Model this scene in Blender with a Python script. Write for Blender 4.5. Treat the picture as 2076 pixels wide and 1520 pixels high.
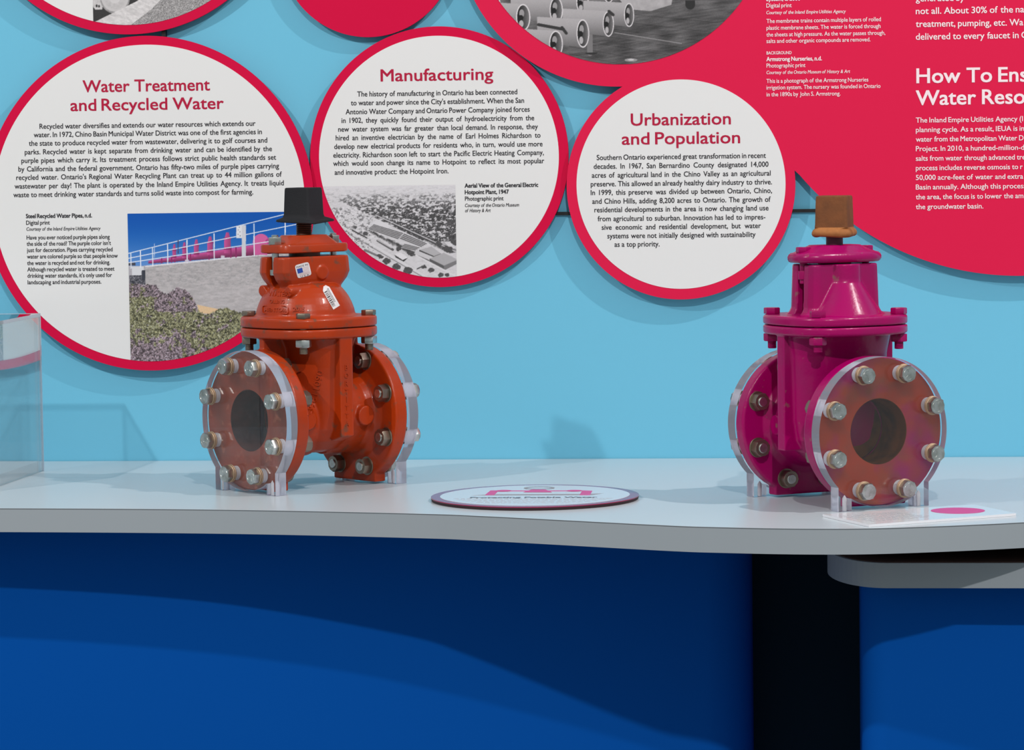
import bpy, bmesh, math, random
import numpy as np
from mathutils import Vector, Matrix
from mathutils.bvhtree import BVHTree

# ---------------------------------------------------------------- camera, world, lights, exposure
for _o in list(bpy.data.objects):
    bpy.data.objects.remove(_o)
SC = bpy.context.scene
COL = SC.collection
PI = math.pi

cam = bpy.data.objects.new('camera', bpy.data.cameras.new('camera'))
COL.objects.link(cam)
cam.data.sensor_fit = 'HORIZONTAL'
cam.data.sensor_width = 36.0
cam.data.lens = 116.89
cam.data.clip_end = 60
_r = Vector((0.9954, 0.0943, -0.0138)); _w = Vector((-0.0950, 0.9929, -0.0709)).normalized()
_r = (_r - _w * _r.dot(_w)).normalized(); _u = _r.cross(_w)
cam.matrix_world = Matrix(((_r.x, _u.x, -_w.x, 0.0), (_r.y, _u.y, -_w.y, -5.8939),
                           (_r.z, _u.z, -_w.z, 0.5715), (0, 0, 0, 1)))
SC.camera = cam

SC.view_settings.view_transform = 'Standard'
SC.view_settings.look = 'None'
SC.view_settings.gamma = 1.0
SC.view_settings.use_curve_mapping = False
SC.view_settings.exposure = 0.0

wld = bpy.data.worlds.new('gallery_ambient'); SC.world = wld; wld.use_nodes = True
_bg = wld.node_tree.nodes['Background']
_bg.inputs[0].default_value = (0.84, 0.96, 1.0, 1); _bg.inputs[1].default_value = 0.375

def spot(name, loc, target, power, radius, cone=70, col=(1, 1, 1)):
    d = bpy.data.lights.new(name, 'SPOT'); d.energy = power; d.shadow_soft_size = radius
    d.spot_size = math.radians(cone); d.spot_blend = 0.6; d.color = col
    o = bpy.data.objects.new(name, d); COL.objects.link(o); o.location = loc
    o.rotation_euler = (Vector(target) - Vector(loc)).to_track_quat('-Z', 'Y').to_euler()
    return o
spot('track_spot_from_left', (-2.85, -2.6, 2.65), (-0.5, -0.3, 0.2), 205, 0.035, 70, (1.0, 0.94, 0.91))
spot('track_spot_from_right', (2.1, -1.67, 3.45), (-0.3, -0.2, 0.2), 315, 0.03, 70, (1.0, 0.94, 0.91))
spot('track_spot_from_front', (0.45, -5.0, 3.3), (-0.6, -0.2, 0.2), 410, 0.05, 70, (1.0, 0.96, 0.94))

# ---------------------------------------------------------------- helpers
def link(o, parent=None):
    COL.objects.link(o)
    if parent is not None:
        o.parent = parent
    return o

def mesh_obj(name, bm, mats, parent=None, smooth=True, loc=(0, 0, 0), rotz=0.0):
    me = bpy.data.meshes.new(name)
    bmesh.ops.recalc_face_normals(bm, faces=bm.faces)
    bm.to_mesh(me); bm.free()
    for m in (mats if isinstance(mats, (list, tuple)) else [mats]):
        me.materials.append(m)
    if smooth:
        me.polygons.foreach_set('use_smooth', [True] * len(me.polygons))
        me.set_sharp_from_angle(angle=math.radians(38))
    o = bpy.data.objects.new(name, me)
    o.location = loc; o.rotation_euler = (0, 0, rotz)
    return link(o, parent)

def thing(name, label, cat, loc=(0, 0, 0), rotz=0.0, group=None):
    o = bpy.data.objects.new(name, None); o.empty_display_size = 0.05
    link(o); o.location = loc; o.rotation_euler = (0, 0, rotz)
    return tag(o, label, cat, group)

def tag(o, label, cat, group=None):
    o['label'] = label; o['category'] = cat
    if group: o['group'] = group
    return o

def loft(bm, rings, cap=True, mat=0):
    """rings: list of lists of (x,y,z), same count, joined to a closed skin"""
    vs = [[bm.verts.new(p) for p in r] for r in rings]
    n = len(vs[0]); fs = []
    for a, b in zip(vs[:-1], vs[1:]):
        for i in range(n):
            j = (i + 1) % n
            fs.append(bm.faces.new((a[i], a[j], b[j], b[i])))
    if cap:
        fs.append(bm.faces.new(list(reversed(vs[0])))); fs.append(bm.faces.new(vs[-1]))
    for f in fs: f.material_index = mat
    return fs

def circ(r, n=48, ph=0.0):
    return [(r * math.cos(2 * PI * i / n + ph), r * math.sin(2 * PI * i / n + ph)) for i in range(n)]

def sup(a, b, e=2.6, n=72):
    out = []
    for i in range(n):
        t = 2 * PI * i / n; c, s = math.cos(t), math.sin(t)
        out.append((a * math.copysign(abs(c) ** (2 / e), c), b * math.copysign(abs(s) ** (2 / e), s)))
    return out

def rrect(hx, hy, r, n=8):
    out = []
    for cx, cy, a0 in ((hx - r, hy - r, 0), (-hx + r, hy - r, 90), (-hx + r, -hy + r, 180), (hx - r, -hy + r, 270)):
        for i in range(n + 1):
            a = math.radians(a0 + 90 * i / n); out.append((cx + r * math.cos(a), cy + r * math.sin(a)))
    return out

def zring(pts, z, cx=0, cy=0, s=1.0): return [(cx + x * s, cy + y * s, z) for x, y in pts]
def yring(pts, y, cx=0, cz=0): return [(cx + x, y, cz + z) for x, z in pts]
def xring(pts, x, cy=0, cz=0): return [(x, cy + a, cz + b) for a, b in pts]

def box(bm, x0, x1, y0, y1, z0, z1):
    loft(bm, [[(x0, y0, z), (x1, y0, z), (x1, y1, z), (x0, y1, z)] for z in (z0, z1)])

def cyl(bm, axis, c, r, a0, a1, n=48, ch=0.0):
    rs = [(a0, r - ch), (a0 + ch, r), (a1 - ch, r), (a1, r - ch)] if ch else [(a0, r), (a1, r)]
    rings = []
    for a, rr in rs:
        p = circ(rr, n)
        rings.append(zring(p, a, c[0], c[1]) if axis == 'z' else yring(p, a, c[0], c[1]) if axis == 'y' else xring(p, a, c[0], c[1]))
    loft(bm, rings)

def tube(bm, axis, c, prof, n=72):
    """closed ring of revolution: prof = [(a, r)...] closed loop"""
    vs = []
    for a, r in prof:
        p = circ(r, n)
        rg = zring(p, a, c[0], c[1]) if axis == 'z' else yring(p, a, c[0], c[1])
        vs.append([bm.verts.new(q) for q in rg])
    m = len(vs)
    for k in range(m):
        A, B = vs[k], vs[(k + 1) % m]
        for i in range(n):
            j = (i + 1) % n; bm.faces.new((A[i], A[j], B[j], B[i]))

def hexhead(bm, axis, c, r, a0, a1, ph=0.0, s=1):
    """chamfered hexagon from a0 to a1 (a1 = free end)"""
    d = (a1 - a0)
    h = circ(r, 6, ph)
    tw = []
    for i in range(6):                       # 12-gon: corners + flat middles
        x0, y0 = h[i]; x1, y1 = h[(i + 1) % 6]
        tw += [(x0, y0), ((x0 + x1) / 2, (y0 + y1) / 2)]
    top = [(x * 0.9 * r * 0.96 / math.hypot(x, y) if 0 else x / math.hypot(x, y) * r * 0.90, y / math.hypot(x, y) * r * 0.90) for x, y in tw]
    mk = (lambda p, a: zring(p, a, *c)) if axis == 'z' else (lambda p, a: yring(p, a, *c))
    low = [(x * 0.97, y * 0.97) for x, y in tw]
    loft(bm, [mk(low, a0), mk(tw, a0 + d * 0.06), mk([(x * min(1, 0.955 * r / math.hypot(x, y)), y * min(1, 0.955 * r / math.hypot(x, y))) for x, y in tw] if 0 else tw, a0 + d * 0.90), mk(top, a1)])

def curve_mesh(loops, depth, plane='xz', bevel=0.0, res=0):
    """filled 2D loops (first outer, others holes by even-odd fill) given thickness; returns a bmesh. XY local, z=0..depth"""
    cu = bpy.data.curves.new('tmp', 'CURVE'); cu.dimensions = '2D'; cu.fill_mode = 'BOTH'
    cu.extrude = depth / 2; cu.bevel_depth = bevel; cu.bevel_resolution = 1
    for lp in loops:
        s = cu.splines.new('POLY'); s.points.add(len(lp) - 1)
        for p, (x, y) in zip(s.points, lp): p.co = (x, y, 0, 1)
        s.use_cyclic_u = True
    o = bpy.data.objects.new('tmp', cu); COL.objects.link(o)
    dg = bpy.context.evaluated_depsgraph_get(); dg.update()
    me = bpy.data.meshes.new_from_object(o.evaluated_get(dg))
    bm = bmesh.new(); bm.from_mesh(me)
    bpy.data.objects.remove(o); bpy.data.curves.remove(cu); bpy.data.meshes.remove(me)
    bmesh.ops.remove_doubles(bm, verts=bm.verts, dist=1e-6)
    for v in bm.verts: v.co.z += depth / 2
    return bm

def up_xz(bm, y_back):
    """turn a curve_mesh so its local z (0..depth) runs towards the viewer (-Y) from y_back"""
    for v in bm.verts:
        x, y, z = v.co; v.co = (x, y_back - z, y)
    return bm

def cast(name, bm, mat, parent, voxel=0.0018, iters=3):
    """fuse overlapping solids into one cast-iron skin"""
    me = bpy.data.meshes.new('tmp'); bmesh.ops.recalc_face_normals(bm, faces=bm.faces)
    bm.to_mesh(me); bm.free()
    o = bpy.data.objects.new('tmp', me); COL.objects.link(o)
    m = o.modifiers.new('r', 'REMESH'); m.mode = 'VOXEL'; m.voxel_size = voxel; m.adaptivity = 0.0
    s = o.modifiers.new('s', 'SMOOTH'); s.factor = 0.5; s.iterations = iters
    dg = bpy.context.evaluated_depsgraph_get(); dg.update()
    out = bpy.data.meshes.new_from_object(o.evaluated_get(dg))
    bpy.data.objects.remove(o); bpy.data.meshes.remove(me)
    out.name = name; out.materials.clear(); out.materials.append(mat)
    out.polygons.foreach_set('use_smooth', [True] * len(out.polygons))
    return link(bpy.data.objects.new(name, out), parent)

# ---------------------------------------------------------------- materials
def S(c):
    f = lambda v: (v / 255 / 12.92) if v / 255 <= 0.04045 else ((v / 255 + 0.055) / 1.055) ** 2.4
    return (f(c[0]), f(c[1]), f(c[2]), 1)

def mat(name, rgb, rough=0.5, metal=0.0, spec=0.5, noise=None, bump=None, coat=0.0):
    """noise=(scale, rgb2, lo, hi) blends a second colour; bump=(scale, strength, distance)"""
    m = bpy.data.materials.new(name); m.use_nodes = True
    nt = m.node_tree; b = nt.nodes['Principled BSDF']
    b.inputs['Base Color'].default_value = S(rgb); b.inputs['Roughness'].default_value = rough
    b.inputs['Metallic'].default_value = metal; b.inputs['Specular IOR Level'].default_value = spec
    b.inputs['Coat Weight'].default_value = coat; b.inputs['Coat Roughness'].default_value = 0.12
    tc = nt.nodes.new('ShaderNodeTexCoord')
    if noise:
        lst = noise if isinstance(noise, list) else [noise]
        prev = None
        for sc, c2, lo, hi in lst:
            n = nt.nodes.new('ShaderNodeTexNoise'); n.inputs['Scale'].default_value = sc; n.inputs['Detail'].default_value = 6
            nt.links.new(tc.outputs['Object'], n.inputs['Vector'])
            r = nt.nodes.new('ShaderNodeMapRange'); r.inputs[1].default_value = lo; r.inputs[2].default_value = hi
            nt.links.new(n.outputs['Fac'], r.inputs[0])
            mx = nt.nodes.new('ShaderNodeMix'); mx.data_type = 'RGBA'
            if prev is None: mx.inputs[6].default_value = S(rgb)
            else: nt.links.new(prev, mx.inputs[6])
            mx.inputs[7].default_value = S(c2)
            nt.links.new(r.outputs[0], mx.inputs[0]); prev = mx.outputs[2]
        nt.links.new(prev, b.inputs['Base Color'])
    if bump:
        n = nt.nodes.new('ShaderNodeTexNoise'); n.inputs['Scale'].default_value = bump[0]; n.inputs['Detail'].default_value = 4
        nt.links.new(tc.outputs['Object'], n.inputs['Vector'])
        bp = nt.nodes.new('ShaderNodeBump'); bp.inputs['Strength'].default_value = bump[1]; bp.inputs['Distance'].default_value = bump[2]
        nt.links.new(n.outputs['Fac'], bp.inputs['Height']); nt.links.new(bp.outputs[0], b.inputs['Normal'])
    return m

def clear_mat(name, tint, ior=1.45, gloss=1.0, haze=0.0, haze_rgb=(255, 255, 255)):
    """clear cast acrylic sheet: lets light straight through, mirror reflection by Fresnel, a little haze"""
    m = bpy.data.materials.new(name); m.use_nodes = True; nt = m.node_tree
    nt.nodes.remove(nt.nodes['Principled BSDF']); out = nt.nodes['Material Output']
    t = nt.nodes.new('ShaderNodeBsdfTransparent'); t.inputs[0].default_value = tint
    g = nt.nodes.new('ShaderNodeBsdfGlossy'); g.inputs['Roughness'].default_value = 0.02
    lw = nt.nodes.new('ShaderNodeLayerWeight'); lw.inputs[0].default_value = 0.5
    pw = nt.nodes.new('ShaderNodeMath'); pw.operation = 'POWER'; pw.inputs[1].default_value = 5
    fr = nt.nodes.new('ShaderNodeMath'); fr.operation = 'MULTIPLY_ADD'; f0 = ((ior - 1) / (ior + 1)) ** 2
    fr.inputs[1].default_value = 1 - f0; fr.inputs[2].default_value = f0
    nt.links.new(lw.outputs['Facing'], pw.inputs[0]); nt.links.new(pw.outputs[0], fr.inputs[0])
    mu = nt.nodes.new('ShaderNodeMath'); mu.operation = 'MULTIPLY'; mu.inputs[1].default_value = gloss
    mx = nt.nodes.new('ShaderNodeMixShader')
    nt.links.new(fr.outputs[0], mu.inputs[0]); nt.links.new(mu.outputs[0], mx.inputs[0])
    src = t.outputs[0]
    if haze:
        d = nt.nodes.new('ShaderNodeBsdfDiffuse'); d.inputs[0].default_value = S(haze_rgb)
        m2 = nt.nodes.new('ShaderNodeMixShader'); m2.inputs[0].default_value = haze
        nt.links.new(t.outputs[0], m2.inputs[1]); nt.links.new(d.outputs[0], m2.inputs[2]); src = m2.outputs[0]
    nt.links.new(src, mx.inputs[1]); nt.links.new(g.outputs[0], mx.inputs[2])
    nt.links.new(mx.outputs[0], out.inputs[0])
    return m

M = {}
M['wall'] = mat('pale_blue_wall_paint', (111, 189, 218), 0.75, spec=0.2, bump=(900, 0.12, 0.0006))
M['floor'] = mat('grey_gallery_floor', (120, 118, 115), 0.6)
M['base'] = mat('royal_blue_cabinet_paint', (0, 86, 178), 0.75, spec=0.08, bump=(700, 0.08, 0.0004))
M['recess'] = mat('shaded_navy_recess', (14, 36, 50), 0.7, spec=0.1)  # deep shade of the gap between the bases put into the colour
M['laminate'] = mat('pale_grey_laminate', (195, 205, 210), 0.28, spec=0.5)
M['edgeband'] = mat('grey_edge_banding', (162, 170, 176), 0.5, spec=0.3, bump=(900, 0.1, 0.0004))
M['seam'] = mat('dark_seam_line', (92, 98, 104), 0.6)
M['spacer'] = mat('dark_brown_board', (84, 54, 46), 0.8)
M['crimson'] = mat('crimson_print', (208, 0, 62), 0.55, spec=0.15)
M['crimsonR'] = mat('crimson_print_lit', (219, 18, 70), 0.55, spec=0.2)  # same crimson, lightened for the fuller light on the right panel
M['white'] = mat('white_print', (226, 225, 224), 0.45, spec=0.3)
M['edge'] = mat('dark_board_edge', (48, 22, 28), 0.7)
M['ink'] = mat('black_ink', (38, 37, 42), 0.6, spec=0.2)
M['title'] = mat('crimson_ink', (178, 24, 62), 0.5, spec=0.2)
M['wink'] = mat('white_ink', (246, 226, 230), 0.5, spec=0.2)
M['rod'] = mat('black_rod', (10, 10, 12), 0.5)
M['orange'] = mat('orange_red_valve_enamel', (172, 54, 10), 0.34, spec=0.26, coat=0.12,
                  noise=[(14, (152, 58, 34), 0.45, 0.75), (55, (124, 66, 46), 0.60, 0.70)], bump=(160, 0.25, 0.0008))
M['orangeface'] = mat('rusty_orange_flange_face', (186, 80, 52), 0.5,
                      noise=[(18, (150, 78, 58), 0.4, 0.7), (60, (214, 122, 92), 0.58, 0.75)], bump=(120, 0.3, 0.0006))
M['magenta'] = mat('magenta_valve_enamel', (162, 0, 92), 0.27, spec=0.24, coat=0.10,
                   noise=[(16, (148, 22, 90), 0.48, 0.78), (60, (140, 84, 92), 0.66, 0.74)], bump=(220, 0.3, 0.0009))
M['magentaface'] = mat('rust_over_magenta_flange_face', (192, 70, 40), 0.5,
                       noise=[(9, (180, 20, 112), 0.50, 0.64), (22, (160, 80, 58), 0.5, 0.75)], bump=(120, 0.3, 0.0006))
M['boreL'] = mat('dark_rubber_lined_bore', (104, 60, 52), 0.6, spec=0.1, noise=(30, (70, 42, 38), 0.4, 0.7))
M['boreR'] = mat('rust_brown_bore', (128, 74, 30), 0.6, spec=0.1, noise=(30, (66, 40, 18), 0.4, 0.7))
M['zinc'] = mat('zinc_plated_steel', (205, 208, 205), 0.32, 1.0, noise=(60, (165, 168, 160), 0.4, 0.7))
M['dull'] = mat('dull_steel_nut', (150, 138, 124), 0.42, 1.0)
M['brass'] = mat('yellow_zinc_washer', (182, 154, 128), 0.5, 0.7)
M['sleeve'] = mat('frosted_drill_hole', (246, 242, 246), 0.5)
M['blackrub'] = mat('black_painted_iron', (34, 34, 37), 0.75, spec=0.25, bump=(300, 0.5, 0.0008))
M['tannut'] = mat('pale_tan_iron', (172, 110, 62), 0.7, spec=0.25, noise=(50, (140, 86, 46), 0.4, 0.7), bump=(240, 0.5, 0.0008))  # paler tan than the nut body above
M['rustnut'] = mat('brown_rusted_iron', (126, 76, 44), 0.75, spec=0.25, noise=(40, (108, 66, 40), 0.4, 0.7), bump=(240, 0.5, 0.0008))
M['stem'] = mat('dark_bronze_stem', (84, 58, 46), 0.45, 0.6)
M['stemR'] = mat('dark_purple_stem', (84, 14, 52), 0.45)
M['sticker'] = mat('white_sticker_paper', (226, 222, 222), 0.5)
M['blueink'] = mat('blue_ink', (30, 70, 160), 0.5)
M['redink'] = mat('thin_red_ink', (190, 130, 135), 0.5)
M['signpink'] = mat('mauve_pink_print', (206, 62, 140), 0.4)
M['signrim'] = mat('plum_print', (150, 44, 84), 0.16)
M['signwhite'] = mat('glossy_white_print', (232, 230, 234), 0.12, spec=0.5)
M['greyink'] = mat('grey_ink', (92, 88, 100), 0.4)
M['lightgrey'] = mat('light_grey_print', (186, 186, 192), 0.3)
M['grey'] = mat('grey_print', (150, 150, 155), 0.5)
M['plinth'] = mat('white_case_plinth', (205, 208, 210), 0.4)
def glass_mat(name, rgb, rough, frost=0.0):
    m = bpy.data.materials.new(name); m.use_nodes = True; nt = m.node_tree
    nt.nodes.remove(nt.nodes['Principled BSDF']); g = nt.nodes.new('ShaderNodeBsdfGlass')
    g.inputs['Color'].default_value = rgb; g.inputs['Roughness'].default_value = rough; g.inputs['IOR'].default_value = 1.49
    o = g.outputs[0]
    if frost:                                     # sawn and flame-polished edge: part of the light scatters
        d = nt.nodes.new('ShaderNodeBsdfDiffuse'); d.inputs[0].default_value = S((226, 230, 246))
        tr = nt.nodes.new('ShaderNodeBsdfTranslucent'); tr.inputs[0].default_value = S((226, 230, 246))
        m1 = nt.nodes.new('ShaderNodeMixShader'); m1.inputs[0].default_value = 0.4
        m2 = nt.nodes.new('ShaderNodeMixShader'); m2.inputs[0].default_value = frost
        nt.links.new(d.outputs[0], m1.inputs[1]); nt.links.new(tr.outputs[0], m1.inputs[2])
        nt.links.new(g.outputs[0], m2.inputs[1]); nt.links.new(m1.outputs[0], m2.inputs[2]); o = m2.outputs[0]
    nt.links.new(o, nt.nodes['Material Output'].inputs[0]); return m
M['plate'] = glass_mat('solid_clear_acrylic', (0.97, 0.98, 0.985, 1), 0.0)
M['plate_edge'] = glass_mat('flame_polished_acrylic_edge', (0.95, 0.965, 1.0, 1), 0.0, 0.42)
M['acrylic'] = clear_mat('clear_acrylic_sheet', (0.985, 0.99, 0.99, 1), 1.45, 1.0, 0.03)
M['acrylic_edge'] = clear_mat('polished_acrylic_edge', (0.72, 0.80, 0.84, 1), 1.5, 1.2, 0.40, (225, 232, 245))
M['case'] = clear_mat('clear_acrylic_case', (0.985, 0.99, 0.99, 1), 1.5, 1.9, 0.015)
# ---------------------------------------------------------------- setting
def structure(o): o['kind'] = 'structure'; return o
bm = bmesh.new(); box(bm, -3.2, 3.2, 0, 0.12, -0.95, 2.6)
structure(mesh_obj('wall_back', bm, M['wall'], smooth=False))
bm = bmesh.new(); box(bm, -3.2, 3.2, -7.5, 0.12, -1.0, -0.95)
structure(mesh_obj('floor', bm, M['floor'], smooth=False))
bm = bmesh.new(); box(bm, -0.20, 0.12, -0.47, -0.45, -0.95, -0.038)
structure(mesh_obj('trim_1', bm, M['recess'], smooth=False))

def catmull(P, n=10):
    out = []
    for i in range(1, len(P) - 2):
        p0, p1, p2, p3 = (np.array(P[i + k]) for k in (-1, 0, 1, 2))
        for k in range(n):
            t = k / n
            out.append(tuple(0.5 * ((2 * p1) + (p2 - p0) * t + (2 * p0 - 5 * p1 + 4 * p2 - p3) * t * t + (3 * p1 - p0 - 3 * p2 + p3) * t ** 3)))
    out.append(tuple(P[-2])); return out

front = catmull([(-2.6, -0.78), (-2.2, -0.765), (-1.7, -0.757), (-1.3068, -0.766), (-0.9435, -0.7965), (-0.6355, -0.8579), (-0.5094, -0.9016),
                 (-0.2489, -1.0187), (-0.16, -1.047), (-0.0316, -1.068), (0.0905, -1.0598), (0.2826, -0.9951), (0.45, -0.90), (0.65, -0.82), (0.9, -0.76), (1.2, -0.74), (1.5, -0.74)], 10)
t = thing('countertop', 'pale grey laminate countertop with wavy front edge carrying both valves', 'countertop')
outline = front + [(1.2, -0.002), (-2.2, -0.002)]
bm = bmesh.new(); loft(bm, [[(x, y, z) for x, y in outline] for z in (-0.038, -0.0014, 0.0)])
mesh_obj('slab', bm, M['laminate'], t, smooth=False)
bm = bmesh.new(); _off = [(x, y - 0.0004) for x, y in front]
loft(bm, [[(x, y, z) for x, y in front + list(reversed(_off))] for z in (-0.0379, -0.0016)])
mesh_obj('edge_band', bm, M['edgeband'], t, smooth=False)['label'] = 'grey banded front edge'
bm = bmesh.new()
for (x0, y0), (x1, y1) in zip(front[:-1], front[1:]):
    vs = [bm.verts.new(p) for p in ((x0, y0 - 0.0005, -0.0016), (x1, y1 - 0.0005, -0.0016), (x1, y1 - 0.0005, -0.0004), (x0, y0 - 0.0005, -0.0004))]
    bm.faces.new(vs)
bmesh.ops.remove_doubles(bm, verts=bm.verts, dist=1e-6)
tag2 = mesh_obj('edge_seam', bm, M['seam'], t, smooth=False); tag2['label'] = 'thin dark seam along the top of the edge'

# lower countertop that starts under the right half, with a rounded end
lo = [(-0.005 + 0.09 - 0.09 * math.cos(math.radians(a)), -0.76 - 0.19 * math.sin(math.radians(a))) for a in range(0, 91, 6)]
lo = [(-0.005, -0.30)] + lo + [(0.3, -0.952), (1.2, -0.955), (1.2, -0.30)]
t = thing('lower_countertop', 'lower grey countertop with rounded left end below the wavy one', 'countertop')
bm = bmesh.new(); loft(bm, [[(x, y, z) for x, y in lo] for z in (-0.1035, -0.066)])
mesh_obj('slab', bm, M['edgeband'], t, smooth=False)
bm = bmesh.new(); loft(bm, [[(0.3 + (x - 0.3) * 0.985, -0.55 + (y + 0.55) * 0.985, z) for x, y in lo] for z in (-0.0659, -0.0646)]); box(bm, 0.06, 1.1, -0.70, -0.35, -0.0646, -0.0382)
mesh_obj('spacer_board', bm, M['spacer'], t, smooth=False)['label'] = 'dark brown board between the two countertops'

def base_cab(name, label, x0, x1, yf, ztop, round_left, r):
    pts = []
    if round_left:
        pts = [(x1, -0.003), (x0, -0.003)] + [(x0 + r - r * math.cos(math.radians(a)), yf + r - r * math.sin(math.radians(a))) for a in range(0, 91, 6)] + [(x1, yf)]
    else:
        pts = [(x1, -0.003), (x0, -0.003), (x0, yf)] + [(x1 - r + r * math.sin(math.radians(a)), yf + r - r * math.cos(math.radians(a))) for a in range(0, 91, 6)]
    b = bmesh.new(); loft(b, [[(x, y, z) for x, y in pts] for z in (-0.949, ztop)])
    return tag(mesh_obj(name, b, M['base'], smooth=True), label, 'counter base', 'royal blue counter bases')
base_cab('counter_base', 'royal blue counter base under the left side of the wavy countertop', -2.2, -0.128, -0.632, -0.0383, False, 0.075)
base_cab('counter_base', 'royal blue counter base under the lower right countertop', 0.046, 1.2, -0.872, -0.1038, True, 0.04)

# ---------------------------------------------------------------- text
# style: ink, size, extra stroke width (fraction of size, made by overlaid shifted copies), slant
STY = {'title': ('title', 0.0306, 0.028, 0), 'body': ('ink', 0.0131, 0.024, 0), 'cap': ('ink', 0.0107, 0.030, 0), 'bold': ('ink', 0.0107, 0.055, 0),
       'ital': ('ink', 0.0088, 0.022, 0.2), 'wtitle': ('wink', 0.0365, 0.034, 0), 'wbody': ('wink', 0.0128, 0.020, 0), 'wintro': ('wink', 0.0162, 0.024, 0),
       'wcap': ('wink', 0.0104, 0.016, 0), 'wbold': ('wink', 0.0104, 0.050, 0), 'wital': ('wink', 0.0086, 0.016, 0.2), 'wsmall': ('wink', 0.0078, 0.024, 0)}
_wc = {}
def words_to_meshes(reqs):
    """reqs: set of (word, offset, shear) -> cached (verts Nx2, faces, width) at size 1"""
    todo = [q for q in reqs if q not in _wc]; obs = []
    for w, off, sh in todo:
        c = bpy.data.curves.new('t', 'FONT'); c.body = w; c.offset = off; c.shear = sh; c.resolution_u = 3
        o = bpy.data.objects.new('t', c); COL.objects.link(o); obs.append(o)
    dg = bpy.context.evaluated_depsgraph_get(); dg.update()
    for q, o in zip(todo, obs):
        me = o.evaluated_get(dg).to_mesh()
        v = np.empty(len(me.vertices) * 3); me.vertices.foreach_get('co', v); v = v.reshape(-1, 3)[:, :2]
        f = [tuple(p.vertices) for p in me.polygons]
        v0 = v[:, 0].min() - (0.13 if q[0][0] == '1' and len(q[0]) > 1 else 0); _wc[q] = (v - [v0, 0], f, v[:, 0].max() - v0)
        o.to_mesh_clear()
    for o in obs:
        c = o.data; bpy.data.objects.remove(o); bpy.data.curves.remove(c)

def text_block(name, style, lines, y, parent, mat_=None):
    mname, size, wt, sh = STY[style]; off = 0.0
    words_to_meshes({(w, off, sh) for l in lines for v_ in (l[0].replace('|', ''), l[0].split('|')[0]) for w in v_.split()})
    g0 = 0.30
    def nat(l):
        ws = l[0].split('|')[0].split(); return sum(_wc[(w, off, sh)][2] for w in ws) + g0 * (len(ws) - 1)
    s = min((l[2] - l[1]) / (nat(l) * size) for l in lines)
    V, F = [], []; nv = 0
    for t_, x0, x1, z in lines:
        if '|' in t_:                                    # the run after the bar continues past the measured width
            pre = t_.split('|')[0]; full = t_.replace('|', '')
            k = (x1 - x0) / (nat((pre, 0, 0)) * size); t_ = full; x1 = x0 + nat((full, 0, 0)) * size * k
        ws = t_.split(); wid = [_wc[(w, off, sh)][2] * size * s for w in ws]
        if len(ws) > 1 and style in ('body',):
            gap = ((x1 - x0) - sum(wid)) / (len(ws) - 1); ls = s
        else:
            ls = (x1 - x0) / (nat((t_, 0, 0)) * size); wid = [_wc[(w, off, sh)][2] * size * ls for w in ws]; gap = g0 * size * ls
        x = x0
        for w, wd in zip(ws, wid):
            v, f, _ = _wc[(w, off, sh)]
            for kk, (dx, dz) in enumerate(((-0.5, -0.5), (0.5, 0.5), (-0.5, 0.5), (0.5, -0.5))):
                V.append(np.c_[x + v[:, 0] * size * ls + dx * wt * size, np.full(len(v), y - kk * 0.00004), z + v[:, 1] * size + dz * wt * size * 0.8])
                F += [tuple(i + nv for i in q) for q in f]; nv += len(v)
            x += wd + gap
    me = bpy.data.meshes.new(name); me.from_pydata(np.concatenate(V).tolist(), [], F); me.update()
    me.materials.append(mat_ or M[mname])
    bm = bmesh.new(); bm.from_mesh(me); 
    for f in bm.faces:
        f.normal_update()
        if f.normal.y > 0: f.normal_flip()
    bm.to_mesh(me); bm.free()
    return link(bpy.data.objects.new(name, me), parent)

# ---------------------------------------------------------------- printed pictures (painted cell by cell on a fine grid)
RNG = np.random.default_rng(7)
def vnoise(U, Vv, sc, seed=0):
    r = np.random.default_rng(seed); g = r.random((130, 130))
    x = (U * sc) % 128; y = (Vv * sc) % 128; i = x.astype(int); j = y.astype(int); fx = x - i; fy = y - j
    fx = fx * fx * (3 - 2 * fx); fy = fy * fy * (3 - 2 * fy)
    return (g[j, i] * (1 - fx) + g[j, i + 1] * fx) * (1 - fy) + (g[j + 1, i] * (1 - fx) + g[j + 1, i + 1] * fx) * fy
def fbm(U, Vv, sc, seed=0):
    return 0.5 * vnoise(U, Vv, sc, seed) + 0.3 * vnoise(U, Vv, sc * 2.1, seed + 1) + 0.2 * vnoise(U, Vv, sc * 4.3, seed + 2)
def inpoly(X, Y, P):
    m = np.zeros(X.shape, bool); n = len(P)
    for i in range(n):
        x0, y0 = P[i]; x1, y1 = P[(i + 1) % n]
        if y0 == y1: continue
        c = ((y0 > Y) != (y1 > Y)) & (X < (x1 - x0) * (Y - y0) / (y1 - y0) + x0); m ^= c
    return m
def near(X, Y, a, b, w):
    ax, ay = a; dx, dy = b[0] - ax, b[1] - ay; L = dx * dx + dy * dy
    t_ = np.clip(((X - ax) * dx + (Y - ay) * dy) / L, 0, 1)
    return np.hypot(X - ax - t_ * dx, Y - ay - t_ * dy) < w / 2
def ell(X, Y, cx, cy, rx, ry): return ((X - cx) / rx) ** 2 + ((Y - cy) / ry) ** 2 < 1
def put(C, m, rgb, k=None):
    rgb = np.array(rgb, float)
    if k is None: C[m] = rgb
    else: C[m] = rgb * k[m][:, None]

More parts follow.
